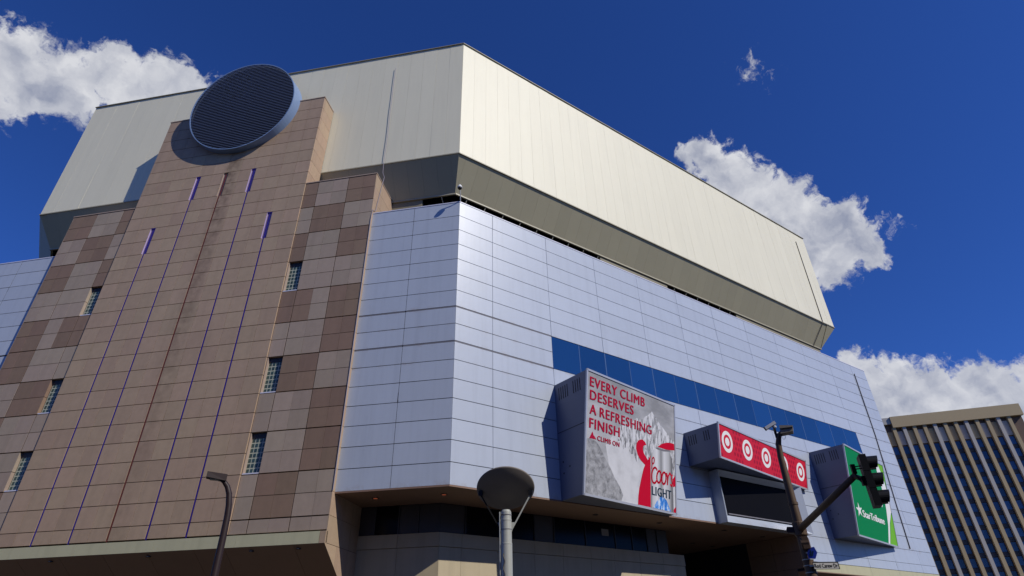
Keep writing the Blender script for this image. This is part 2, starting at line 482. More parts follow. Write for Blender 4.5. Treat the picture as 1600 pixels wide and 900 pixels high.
# neck wall with dark louvre openings
neck = empty('neck_wall', parent=A)
zn0, zop, zn1 = 37.0, 41.0, 42.30
nn = n_in + .06
cn = offs(nn)
for PF, sl, segs, ops in ((PR, slabR, [(21.8, 33.5), (47.7, 69.0)], [(cn, 21.8), (33.5, 47.7)]), (PL, slabL, [(5.2, LEN_L - 5.2)], [(cn + .05, 5.2), (LEN_L - 5.2, LEN_L - cn)])):
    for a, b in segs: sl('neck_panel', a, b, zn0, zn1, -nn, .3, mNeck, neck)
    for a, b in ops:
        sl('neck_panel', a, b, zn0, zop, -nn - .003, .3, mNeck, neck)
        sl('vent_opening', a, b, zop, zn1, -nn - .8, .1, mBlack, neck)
        k = a + 1.4
        while k < b:
            bm = bmesh.new(); bar(bm, PF(k, -n_in + .02, 42.2), PF(k - .25, -n_in - .5, 41.0), .07); from_bm('vent_bracket', bm, mTrim, neck); k += 2.3

# --- lavender metal mass
zb, zt = 11.86, 37.57
fac = None
bm = bmesh.new()
def plan2(n): 
    c = offs(n); p_l = PL(LEN_L - c, -n, 0)
    return [PR(END_R - .06, -n, 0), PR(c, -n, 0), p_l, p_l + Vector((0, 95, 0)), Vector((END_R - .06, 130, 0))]
poly_prism(bm, [p + Z * (zb + .02) for p in plan2(.07)], Z * (37.2 - zb - .02))
fac = from_bm('metal_facade', bm, mGap, A)
bm = bmesh.new()
poly_prism(bm, [Vector((41.70, .07, 8.42)), Vector((END_R - .06, .07, 8.42)), Vector((END_R - .06, 60, 8.42)), Vector((41.70, 60, 8.42))], Z * (zb - 8.40))
from_bm('lower_facade_block', bm, mGap, fac)
JX = [0.0, 3.65] + [3.65 + 6.415 * k for k in range(1, 11)] + [END_R]
JL = [0.0, 4.35, 8.53]
JLl = [LEN_L - 8.53, LEN_L - 4.35, LEN_L]
rows = [zb + ROW * k for k in range(17)]
WX0, WX1, WZ0, WZ1 = 10.065, 62.4, rows[7], rows[9]
TH = .055
g = .018
for k in range(16):
    a, b = rows[k] + .027, rows[k + 1] - .027
    if k == 8: pass
    wide_lo = k in (7, 9); wide_hi = k in (6, 8)
    for j in range(len(JX) - 1):
        x0, x1 = JX[j], JX[j + 1]
        aa, bb = a, b
        if x1 <= 10.2:
            if wide_lo: aa = a + .05
            if wide_hi: bb = b - .05
        segs = [(x0, x1)]
        if k in (7, 8):
            if x0 >= WX0 - .1 and x1 <= WX1: segs = []
            elif x0 < WX1 < x1: segs = [(WX1, x1)]
        for s0, s1 in segs:
            slabR('metal_panel', s0 + g, s1 - g, aa, bb, 0, TH, mLav, fac, wob=.0012)
    aa, bb = a + (.05 if wide_lo else 0), b - (.05 if wide_hi else 0)
    for J in (JL, JLl):
        for j in range(2):
            slabL('metal_panel', J[j] + g, J[j + 1] - g, aa, bb, 0, TH, mLav, fac, wob=.0012)
for j in range(len(JX) - 1):      # the lower block beyond the screen
    x0, x1 = max(JX[j], 41.66), JX[j + 1]
    if x1 < 42: continue
    slabR('metal_panel', x0 + g, x1 - g, zb - ROW + g, zb - g, 0, TH, mLav, fac, wob=.0012)
    slabR('metal_panel', x0 + g, x1 - g, 9.35, zb - ROW - g, 0, TH, mLav, fac, wob=.0012)
    slabR('band_panel', x0 + .01, x1 - .01, 8.42, 9.31, -.02, TH, mBand, fac)
for z in (rows[9], rows[7]):       # grey gasket lines
    slabR('gasket_strip', .02, WX0 - .02, z - .045, z + .045, -.02, .04, mGasket, fac)
    slabL('gasket_strip', .02, 8.5, z - .045, z + .045, -.02, .04, mGasket, fac)
for a, b in ((PR(-.02, -.10, 37.60), PR(END_R, -.10, 37.60)), (PL(.02, -.10, 37.603), PL(8.5, -.10, 37.603)), (PL(LEN_L - 8.5, -.10, 37.60), PL(LEN_L, -.10, 37.60))):
    bm = bmesh.new(); bar(bm, a, b, .27, .10); from_bm('parapet_coping', bm, mLavEdge, fac)
for lj in (4.35, LEN_L - 4.35): slabL('joint_filler', lj - .042, lj + .042, zb + .02, zt - .08, -.006, .06, mGap, fac)
# blue ribbon window
win = empty('ribbon_window', parent=A)
npane = 16; pw = (WX1 - WX0) / npane
for k in range(npane):
    x0 = WX0 + k * pw
    slabR('window_pane', x0 + .02, x0 + pw - .02, WZ0 + .03, WZ1 - .03, -.02, .03, mGlass, win, wob=.002)
    if k: slabR('mullion', x0 - (.05 if k % 2 == 0 else .03), x0 + (.05 if k % 2 == 0 else .03), WZ0 + .03, WZ1 - .03, -.012, .03, mMull, win)
# --- recess below the lavender wall
RC = 4.9
crc = offs(RC)
rec = empty('recessed_base', parent=A)
zs = zb - .01
def hsheet(name, pts, z, mat, parent, t=.12):
    bm = bmesh.new(); poly_prism(bm, [Vector((p[0], p[1], z)) for p in pts], Z * t); return from_bm(name, bm, mat, parent)
gj = .02
def sof_poly(a0, a1, PF, depth):
    return [PF(a0, -.003, 0), PF(a1, -.003, 0), PF(a1, -depth, 0), PF(a0, -depth, 0)]
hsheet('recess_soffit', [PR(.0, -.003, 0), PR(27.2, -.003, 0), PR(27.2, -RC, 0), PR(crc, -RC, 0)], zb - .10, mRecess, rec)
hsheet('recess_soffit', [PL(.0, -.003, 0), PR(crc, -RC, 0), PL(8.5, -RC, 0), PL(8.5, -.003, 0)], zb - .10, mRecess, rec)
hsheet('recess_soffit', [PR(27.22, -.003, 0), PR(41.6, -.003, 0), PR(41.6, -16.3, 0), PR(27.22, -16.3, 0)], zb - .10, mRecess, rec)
for x, y in ((-2.94, 5.86), (.86, 2.29), (15.68, 2.38), (23.48, 2.31), (32.32, 1.96), (39.24, 2.43), (35.73, 8.85), (39.66, 9.31)):
    bm = bmesh.new(); lathe(bm, [(.24, 0), (.27, -.03), (.20, -.045), (.17, .0)], Matrix.Translation((x, y, zb - .10)), 16)
    from_bm('downlight', bm, mFrameDk, rec)
    if x < 5:
        bm = bmesh.new(); lathe(bm, [(.165, -.005), (.165, -.012)], Matrix.Translation((x, y, zb - .10 - .03)), 16); from_bm('downlight_lamp', bm, mLampOn, rec)
# windows in the recess
SILL = 9.64
def dark(sl, a, b, mat, nm):
    sl(nm, a, b, SILL + .05, zb - .12, -RC - .06, .05, mat, rec)
for a, b in ((4.35, 7.6), (7.65, 10.95), (13.15, 16.6), (16.65, 20.1), (20.3, 22.3), (22.4, 24.3)): dark(slabR, a, b, mDarkGlass, 'base_window_pane')
for a, b in ((crc, 4.25), (11.05, 13.05), (24.4, 25.7), (25.8, 27.18)): dark(slabR, a, b, mGreyPan, 'base_infill_panel')
for a, b in ((5.35, 7.2),): dark(slabL, a, b, mDarkGlass, 'base_window_pane')
for a, b in ((crc, 3.7), (3.8, 5.3), (7.3, 8.5)): dark(slabL, a, b, mGreyPan, 'base_infill_panel')
for x in (4.3, 7.62, 11.0, 13.1, 16.62, 20.2, 22.35, 24.35, 25.75): slabR('base_mullion', x - .045, x + .045, SILL + .02, zb - .12, -RC + .02, .12, mFrameDk, rec)
for l_ in (3.75, 5.32, 7.25): slabL('base_mullion', l_ - .045, l_ + .045, SILL + .02, zb - .12, -RC + .02, .12, mGreyPan, rec)
slabR('paper_notice', 18.6, 19.45, 10.68, 11.25, -RC - .035, .012, mGreyPan, rec).data = box_mesh(.85, .012, .57, mat_new('notice_paper', (.30, .29, .27), .8, grain=.3, gscale=14))
# wall under the windows: ledge course, then big stone panels
bm = bmesh.new()
poly_prism(bm, [PR(crc + .1, -RC - .12, 0), PR(29.1, -RC - .12, 0), PR(29.1, -RC - .6, 0), PR(crc + .35, -RC - .6, 0)], Z * (SILL - .05))
poly_prism(bm, [PL(crc + .1, -RC - .12, 0), PL(8.5, -RC - .12, 0), PL(8.5, -RC - .6, 0), PL(crc + .35, -RC - .6, 0)], Z * (SILL - .05))
from_bm('base_wall', bm, mMortar, rec)
for za, zb_ in ((8.68, SILL), (6.4, 8.65), (4.1, 6.37), (1.8, 4.07), (0.02, 1.77)):
    led = .08 if za > 8 else 0
    xs = [crc - (.03 if led else 0), 3.95, 7.3, 10.9, 13.9, 17.0, 19.8, 23.0, 26.1, 29.15]
    for a, b in zip(xs, xs[1:]): slabR('base_stone', a + .01, b - .01, za, zb_, -RC + led, .14 + led, mBeige, rec)
    ls = [crc - (.03 if led else 0), 5.3, 8.5]
    for a, b in zip(ls, ls[1:]): slabL('base_stone', a + .01, b - .01, za, zb_, -RC + led, .14 + led, mBeige, rec)
# deep entrance void beyond the windows
bm = bmesh.new()
poly_prism(bm, [(29.0, 16.3, 0), (47, 16.3, 0), (47, 16.7, 0), (29.0, 16.7, 0)], Z * zb)
poly_prism(bm, [(28.6, 5.6, 0), (29.14, 5.6, 0), (29.14, 16.3, 0), (28.6, 16.3, 0)], Z * (SILL))
poly_prism(bm, [(26.9, 5.6, SILL), (27.2, 5.6, SILL), (27.2, 16.3, SILL), (26.9, 16.3, SILL)], Z * (zb - SILL - .1))
from_bm('entrance_back_wall', bm, mBlack, rec)
for za, zb_ in ((10.28, zb - .11), (8.65, 10.25), (6.4, 8.62), (4.1, 6.37), (.02, 4.07)):
    for ya, yb in ((.02, 3.2), (3.23, 6.29)):
        if za < 8.4 and ya < .5: ya = .9
        slab('reveal_stone', Vector((41.62, yb, za)), Vector((-1, 0, 0)), yb - ya, zb_ - za, .08, mStoneD, rec)
hsheet('block_soffit', [(41.72, .0), (END_R, .0), (END_R, 6.3), (41.72, 6.3)], 8.33, mRecess, rec, .08)
bm = bmesh.new(); poly_prism(bm, [(41.72, 6.3, 0), (END_R, 6.3, 0), (END_R, 7, 0), (41.72, 7, 0)], Z * 8.33); from_bm('block_base_wall', bm, mStoneD, rec)

# --- brown stone tower
TW0, TW1 = 16.0, 35.2
ZW, ZT = 42.39, 42.39 + 8 * ROW
GR = 9.24
tower = None
bm = bmesh.new()
poly_prism(bm, [PL(TW0 + .06, .2, GR - .1), PL(TW0 + .06, -5, GR - .1), PL(TW1 - .06, -5, GR - .1), PL(TW1 - .06, .2, GR - .1)], Z * (ZW - GR))
poly_prism(bm, [PL(TW0 + .06, .21, ZW - .2), PL(TW0 + .06, -1.70, ZW - .2), PL(TW1 - .06, -1.70, ZW - .2), PL(TW1 - .06, .21, ZW - .2)], Z * (ZT - ZW + .12))
tower = from_bm('stone_tower', bm, mMortar, A)
LINES = {19.2: (35.96, 39.18, 'p'), 22.4: (ZW, ZW + 2 * ROW, 'p'), 25.6: (ZW, ZW + 2 * ROW, 'r'), 28.8: (ZW, ZW + 2 * ROW, 'p'), 32.0: (35.96, 39.18, 'p')}
trows = [ZW + ROW * k for k in range(-21, 9)]
trows = [z for z in trows if z > GR - .01]
trows = [GR] + trows if trows[0] - GR > .05 else trows
edges = [TW0 + 1.6 * k for k in range(13)]
loose = bmesh.new()
count = 0
NW, CW = .29, .09
for r in range(len(trows) - 1):
    a, b = trows[r] + (.05 if r == 0 else 0), trows[r + 1]; zm = (a + b) / 2
    for c in range(12):
        e0, e1 = edges[c], edges[c + 1]; p0, p1 = e0 + .012, e1 - .012
        for e, sgn in ((e0, 0), (e1, 1)):
            kk = round(e, 2)
            if kk in LINES:
                nb, ntp, _ = LINES[kk]
                off = NW if nb < zm < ntp else (CW if zm < nb else .012)
                if sgn == 0: p0 = e0 + off
                else: p1 = e1 - off
        if ZT - b < 3.9 * ROW - .1 and count >= 0 and r >= len(trows) - 5:   # the top rows, furthest off and half behind the disc
            vs = Matrix(fmat(PL(p1, .5, a + .026), NL)); w, h = p1 - p0, b - a - .052
            me = box_mesh(w, .28, h, mStone)
            base = len(loose.verts)
            nv = [loose.verts.new(vs @ v.co) for v in me.vertices]
            for p in me.polygons: loose.faces.new([nv[i] for i in p.vertices])
        else:
            slabL('stone_tile', p0, p1, a + .026, b - .026, .5, .28, mStone, tower, wob=.0004); count += 1
tag(from_bm('upper_stone_tiles', loose, mStone, tower), kind='stuff')
for kl, (nb, ntp, kd) in LINES.items():
    slabL('neon_strip', kl - .05, kl + .05, GR, nb - .02, .485, .08, mPurple if kd == 'p' else mRed, tower)
    n0 = empty('slit_niche', parent=tower) if False else None
    pm = mPurpleP if kd == 'p' else mCap
    slabL('niche_back', kl - NW + .01, kl + NW - .01, nb + .01, ntp - .01, .40, .03, pm, tower)
    slabL('niche_jamb', kl - NW + .012, kl - NW + .05, nb + .03, ntp - .02, .49, .25, mPurple if kd == 'p' else mMortar, tower)  # darker colour stands for the shade on the right jamb
    slabL('niche_jamb', kl + NW - .05, kl + NW - .012, nb + .03, ntp - .02, .49, .25, mLitJamb if kd == 'p' else mCap, tower)  # paler colour stands for the sun on the left jamb
    slabL('niche_head', kl - NW + .05, kl + NW - .05, ntp - .10, ntp - .02, .48, .24, mPurple if kd == 'p' else mMortar, tower)
    slabL('niche_tube', kl - .06, kl + .06, nb + .05, ntp - .15, .44, .035, mPurple if kd == 'p' else mRed, tower)
for k in range(8):     # returns of the tower above the wings
    a, b = ZW + ROW * k, ZW + ROW * (k + 1)
    slab('return_tile', PL(TW0, .215, a + .013), -LD, 1.95, b - a - .026, .055, mStone, tower)
    slab('return_tile', PL(TW1, -1.735, a + .013), LD, 1.95, b - a - .026, .055, mStone, tower)
bm = bmesh.new(); poly_prism(bm, [PL(TW0 - .05, .55, ZT + .01), PL(TW1 + .05, .55, ZT + .01), PL(TW1 + .05, -1.7, ZT + .01), PL(TW0 - .05, -1.7, ZT + .01)], Z * .12)
from_bm('tower_coping', bm, mCap, tower)

# --- chequered wings either side of the tower
PATT = ['DLLDD', 'LDDLL', 'DLLDD', 'WLLLL', 'DDLDD', 'LLLDD', 'WDDLL', 'LLLDD', 'WLLDD', 'LDDLL', 'LLLLL']
WE = [0, 1.4, 3.0, 4.6, 6.2, 7.47]
wz = [ZW - ROW * k for k in range(0, 21)] + [GR]


def wing(mirror):
    def Lc(d): return TW0 - d if not mirror else TW1 + d
    bm = bmesh.new()
    e = Lc(7.44)
    poly_prism(bm, [PL(Lc(-.3), .04, 8.44), PL(Lc(-.3), -5.2, 8.44), PL(e, -5.2, 8.44), PL(e, .04, 8.44)], Z * (ZW - 8.55))
    w = from_bm('chequered_wing', bm, mMortar, A)
    for r in range(len(wz) - 1):
        zt_, zb_ = wz[r], wz[r + 1]; blk = PATT[min(r // 2, 10)]
        strong = .045
        for c in range(5):
            t_ = blk[c]
            if t_ == 'W': continue
            d0, d1 = WE[c] + (.035 if c in (1, 3) else .008), WE[c + 1] - (.035 if c in (0, 2) else .008)
            if c == 0: d0 = .03
            if c == 4: d1 = WE[5]
            a, b = sorted((Lc(d0), Lc(d1)))
            ztop = zt_ - (strong if r % 2 == 0 else .022); zbot = zb_ + (strong if r % 2 == 1 else .022) + (.05 if r == len(wz) - 2 else 0)
            slabL('chequer_tile', a, b, zbot, ztop, .38, .32, mStoneL if t_ == 'L' else mStoneD, w, wob=.0006)
    for dj in (1.4, 4.6):
        for r0_, r1_ in ((0, 2), (2, 4), (4, 6), (6, 8), (8, 10), (10, 12), (12, 14), (14, 16), (16, 18), (18, 20), (20, 21)):
            if dj == 1.4 and r0_ in (6, 12, 16): continue
            a, b = sorted((Lc(dj - .028), Lc(dj + .028)))
            slabL('joint_filler', a, b, wz[r1_] + .06, wz[r0_] - .05, .365, .2, mMortar, w)
    for r in (3, 6, 8):                     # glass block windows in the narrow column
        z_hi, z_lo = ZW - 2 * ROW * r, ZW - 2 * ROW * (r + 1)
        a, b = sorted((Lc(.03), Lc(1.37)))
        gw = empty('glass_block_window', parent=A)
        slabL('block_grid', a + .01, b - .01, z_lo + .12, z_hi - .02, .085, .03, mBlockGrid, gw)
        bw, bh = (b - a - .1) / 4, (z_hi - z_lo - .5) / 7
        for i in range(4):
            for j in range(7):
                slabL('glass_block', a + .07 + i * bw, a + .07 + (i + 1) * bw - .09, z_lo + .2 + j * bh, z_lo + .2 + (j + 1) * bh - .11, .10, .04, mBlockGl, gw)
        slabL('window_sill', a, b, z_lo + .03, z_lo + .12, .36, .3, mLavEdge, gw)
        slabL('window_jamb', b - .06 if not mirror else a, b if not mirror else a + .06, z_lo + .12, z_hi - .02, .37, .3, mCap, gw)
        slabL('window_head', a, b, z_hi - .38, z_hi - .02, .13, .06, mFrameDk, gw)
    N = -LD if not mirror else LD
    zside = [8.45, 10.25, 11.86] + [11.86 + ROW * k for k in range(1, 20)]
    for k in range(len(zside) - 1):
        a, b = zside[k], zside[k + 1]
        if b > 37.5 or a < 11.8:
            deps = [(.38, -1.4), (-1.42, -3.4), (-3.42, -5.2)]
        else: deps = [(.38, -.05)]
        for n0, n1 in deps:
            P = PL(Lc(7.5), n0 if not mirror else n1, a + .012)
            slab('side_tile', P, N, n0 - n1, min(b, 42.36) - a - .024, .05, mStone, w)
    bm = bmesh.new(); q = sorted((Lc(.0), Lc(7.54)))
    poly_prism(bm, [PL(q[0], .43, ZW + .0), PL(q[1], .43, ZW + .0), PL(q[1], -5.2, ZW), PL(q[0], -5.2, ZW)], Z * .11)
    from_bm('wing_coping', bm, mCap, w)
    return w


wing(False); wing(True)
# pale band and canted underside across tower and wings
basep = empty('canted_base', parent=A)
BL0, BL1 = 8.95, LEN_L - 8.95
bls = [BL0, 15.2, 21.6, 28.0, 34.4, BL1]
for a, b in zip(bls, bls[1:]): slabL('band_panel', a + .006, b - .006, 8.42, 9.20, .50, .3, mBand, basep)
slabL('band_end', 8.5, BL0 - .02, 8.42, 9.20, .50, .3, mStone, basep); slabL('band_end', BL1 + .02, LEN_L - 8.5, 8.42, 9.20, .50, .3, mStone, basep)
cs_ = [8.5, 10.8, 16.0, 18.35, 22.0, 25.6, 29.2, 32.8, 35.2, 40.6, LEN_L - 8.5]
def cz(n): return 8.41 - (.5 - n) * (8.41 - 6.6) / 2.6
for a, b in zip(cs_, cs_[1:]):
    quad_slab('canted_panel', PL(b - .012, -5.6, cz(-5.6)), PL(a + .012, -5.6, cz(-5.6)), PL(a + .012, .49, cz(.49)), PL(b - .012, .49, cz(.49)), .12, mCant, basep)
bm = bmesh.new()
poly_prism(bm, [PL(8.53, .1, 8.42), PL(8.53, -5.7, cz(-5.7) + .15), PL(8.53, -5.7, 8.42)], LD * (LEN_L - 17.06)); 
poly_prism(bm, [PL(8.53, -5.2, 0), PL(LEN_L - 8.53, -5.2, 0), PL(LEN_L - 8.53, -6, 0), PL(8.53, -6, 0)], Z * 4.5)
from_bm('base_core', bm, mMortar, basep)
for side, l_ in ((-LD, 8.5), (LD, LEN_L - 8.5)):
    for n0, n1 in ((.5, -1.4), (-1.42, -3.3), (-3.32, -5.6)):
        pts = [PL(l_, n0, cz(n0)), PL(l_, n1, cz(n1)), PL(l_, n1, 8.43), PL(l_, n0, 8.43)]
        bm = bmesh.new(); poly_prism(bm, pts, -side * .03); from_bm('side_cheek', bm, mStone, basep)
for l_ in (10.5, 14.0, 22.0, 30.0): 
    bm = bmesh.new(); lathe(bm, [(.16, 0), (.18, -.06), (.1, -.07)], Matrix.Translation(PL(l_, .2, cz(.2))), 12); from_bm('downlight', bm, mFrameDk, basep)

# --- louvred disc
th = math.radians(5); n2 = NL * math.cos(th) - Z * math.sin(th); DR = 6.3
DC = PL(25.25, 1.8, 54.62)
MD = axes(DC, n2, Z)
disc = None
bm = bmesh.new()
prof = [(DR - .10, -.22), (DR - .10, 0.0), (DR, .0), (DR, -1.75), (DR - .1, -1.75), (DR - .1, -1.8)]
rings = []
SEG = 96
for r, h in prof: rings.append([bm.verts.new(MD @ Vector((r * math.cos(2 * math.pi * k / SEG), r * math.sin(2 * math.pi * k / SEG), h))) for k in range(SEG)])
for a, b in zip(rings, rings[1:]):
    for k in range(SEG): bm.faces.new((a[k], a[(k + 1) % SEG], b[(k + 1) % SEG], b[k]))
disc = from_bm('louvre_disc', bm, mRim, A, smooth=False)
bm = bmesh.new(); lathe(bm, [(DR - .12, -.45), (DR - .12, -.40)], MD, SEG); from_bm('disc_backing', bm, mBlack, disc)
bm = bmesh.new(); NS = 50
for i in range(NS):
    v = -DR + .2 + (i + .5) * (2 * DR - .4) / NS; hw = math.sqrt(max(0, (DR - .12) ** 2 - v * v))
    # local x of MD points up, local y runs sideways
    pts = [MD @ Vector((v + .015, -hw, -.02)), MD @ Vector((v + .048, -hw, -.02)), MD @ Vector((v + .17, -hw, -.20)), MD @ Vector((v + .15, -hw, -.20))]
    poly_prism(bm, pts, (MD.to_3x3() @ Vector((0, 1, 0))) * (2 * hw))
tag(from_bm('louvre_slats', bm, mSlat, disc), kind='stuff')

# --- down cables on the walls
bm = bmesh.new()
pts = [PL(8.98, -1.68, 61.4)] + [PL(8.98 - .08 * k / 8 + random.uniform(-.04, .04), -1.68, 61.4 - 15.5 * k / 8) for k in range(1, 9)]
pts += [PL(8.85, -1.62, 44.4), PL(8.44, -1.25, 43.4), PL(8.43, -.7, 40.6), PL(8.43, -.25, 38.1), PL(8.43, .38, 37.75), PL(8.46, .42, 36.8), PL(8.46, .42, 11.9)]
tube(bm, pts, .026, 6); from_bm('down_cable', bm, mCable, A)
bm = bmesh.new(); tube(bm, [PR(68.28, -rb + .06, 62.0), PR(68.0, -rb + .06, 46.1), PR(67.9, -rb - .0, 45.6), PR(66.9, -n_in + .05, 42.1)], .06, 6); from_bm('down_cable', bm, mCableDk, A)
bm = bmesh.new(); tube(bm, [PR(68.11, .08, 36.24), PR(67.8, .08, 26.8), PR(66.67, .08, 17.1), PR(66.2, .08, 12)], .06, 6); from_bm('down_cable', bm, mCableDk, A)


# ------------------------------------------------------------------ signs on the wall
def bil(Q4, u, v):
    TLc, TRc, BRc, BLc = Q4
    return (TLc * (1 - u) + TRc * u) * v + (BLc * (1 - u) + BRc * u) * (1 - v)


def qn(Q4): return (Q4[1] - Q4[3]).cross(Q4[0] - Q4[2]).normalized()


def on_face(name, Q4, shapes, lift, mat, parent, t=.02):
    """flat printed shapes given in the face's own 0..1 coordinates."""
    n = qn(Q4)
    if n.y > 0: n = -n
    bm = bmesh.new(); uvl = bm.loops.layers.uv.new('UVMap')
    for sh in shapes:
        vs = [bm.verts.new(bil(Q4, u, v) + n * lift) for u, v in sh]
        f = bm.faces.new(vs)
        for lp, (u, v) in zip(f.loops, sh): lp[uvl].uv = (u, v)
    bmesh.ops.triangulate(bm, faces=bm.faces)
    for f in bm.faces:
        f.normal_update()
        if f.normal.dot(n) < 0: f.normal_flip()
    me = bpy.data.meshes.new(name); bm.to_mesh(me); bm.free()
    return link(name, me, mat, parent)


def text_mesh(t, spc, bold=0.0):
    cu = bpy.data.curves.new('lettering', 'FONT'); cu.body = t; cu.size = 1; cu.offset = bold; cu.resolution_u = 3; cu.space_character = spc; cu.space_word = .75
    o = bpy.data.objects.new('lettering', cu); COL.objects.link(o)
    dg = bpy.context.evaluated_depsgraph_get(); dg.update()
    me = bpy.data.meshes.new_from_object(o.evaluated_get(dg)); bpy.data.objects.remove(o); me.materials.clear()
    return me


def extent(me):
    xs = [v.co.x for v in me.vertices]; return min(xs), max(xs)


def text_on(name, Q4, s, u0, v0, u1, vcap, lift, mat, parent, fat=.03, spc=1.12):
    """a line of lettering from (u0, v0) to u1, capital height vcap (fractions of the face): one object per word;
    the strokes are thickened by laying the word three times, a hair apart."""
    n = qn(Q4)
    if n.y > 0: n = -n
    words = s.split(' '); full = extent(text_mesh(s, spc)); W = full[1] - full[0]; out = []
    for i, wd in enumerate(words):
        rest = extent(text_mesh(' '.join(words[i:]), spc)); st = W - (rest[1] - rest[0])
        src = text_mesh(wd, spc); x0, x1 = extent(src)
        vs, fs = [], []
        for k, dx in enumerate((-fat, 0, fat)):
            b0 = len(vs)
            for v in src.vertices:
                f = (v.co.x - x0 + st + dx) / W
                vs.append(bil(Q4, u0 + f * (u1 - u0), v0 + v.co.y / .729 * (vcap - v0)) + n * (lift + .004 * k))
            fs += [[b0 + q for q in p.vertices] for p in src.polygons]
        me = bpy.data.meshes.new(name); me.from_pydata(vs, [], fs); me.update()
        out.append(link(name, me, mat, parent))
    return out


def disc_uv(u, v, ru, rv, n=28, ri=0.0):
    if not ri: return [[(u + ru * math.cos(2 * math.pi * k / n), v + rv * math.sin(2 * math.pi * k / n)) for k in range(n)]]
    out = []
    for k in range(n):
        a, b = 2 * math.pi * k / n, 2 * math.pi * (k + 1) / n
        out.append([(u + ru * math.cos(a), v + rv * math.sin(a)), (u + ru * math.cos(b), v + rv * math.sin(b)), (u + ri * ru * math.cos(b), v + ri * rv * math.sin(b)), (u + ri * ru * math.cos(a), v + ri * rv * math.sin(a))])
    return out


def sign_box(name, label, x0, Q4, xr, parts):
    n = qn(Q4)
    if n.y > 0: n = -n
    root = empty(name, (x0, -.01, Q4[3].z), label, 'sign'); root_inv = root.matrix_basis.inverted()
    zt_, zb_ = Q4[0].z, Q4[3].z
    bk = [Vector((x0, -.004, zt_ + .1)), Vector((xr, -.004, zt_ + .1)), Vector((xr, -.004, zb_)), Vector((x0, -.004, zb_))]
    bm = bmesh.new(); f = [bm.verts.new(p) for p in Q4]; b = [bm.verts.new(p) for p in bk]
    for q in ((f[0], f[1], f[2], f[3]), (b[3], b[2], b[1], b[0]), (f[0], f[3], b[3], b[0]), (f[1], b[1], b[2], f[2]), (f[0], b[0], b[1], f[1]), (f[3], f[2], b[2], b[3])): bm.faces.new(q)
    cab = from_bm('cabinet', bm, mCab, root, root_inv)
    # frame round the face
    c4 = [Q4[0], Q4[1], Q4[2], Q4[3]]
    bm = bmesh.new()
    for a, b2 in ((0, 1), (1, 2), (2, 3), (3, 0)):
        d = (c4[b2] - c4[a]).normalized() * .06
        bar(bm, c4[a] - d + n * .02, c4[b2] + d + n * .02, .16, .14, n)
    from_bm('face_frame', bm, mFrame, root, root_inv)
    # vents and seam on the side
    for grp, cnt in ((.12, parts[0]), (.56, parts[1])):
        for k in range(cnt):
            fr = grp + k * .065; yy = Q4[0].y * fr
            hh = min(1.1, (zt_ - zb_) * .3)
            bm = bmesh.new(); zz = zt_ - .35
            poly_prism(bm, [Vector((x0 - .012, yy, zz)), Vector((x0 - .012, yy - .09, zz)), Vector((x0 - .012, yy - .09, zz - hh)), Vector((x0 - .012, yy, zz - hh))], Vector((.02, 0, 0)))
            from_bm('vent_slot', bm, mGap, root, root_inv)
    if zt_ - zb_ > 5:
        zz = zb_ + (zt_ - zb_) * .56; fy = Q4[3].y + (Q4[0].y - Q4[3].y) * .56
        bm = bmesh.new(); bar(bm, (x0 - .006, -.1, zz), (x0 - .006, fy + .05, zz), .02, .05); from_bm('cabinet_seam', bm, mGap, root, root_inv)
        for yy, dz in ((.25, 2.9), (.25, 2.0), (.6, 2.4)):
            bm = bmesh.new(); lathe(bm, [(.07, 0), (.05, .05)], axes((x0, -yy * 2.2, zb_ + dz), (-1, 0, 0)), 8); from_bm('bolt', bm, mGap, root, root_inv)
    return root, root_inv, n


def fix(objs, inv):
    for o in objs: o.matrix_local = inv


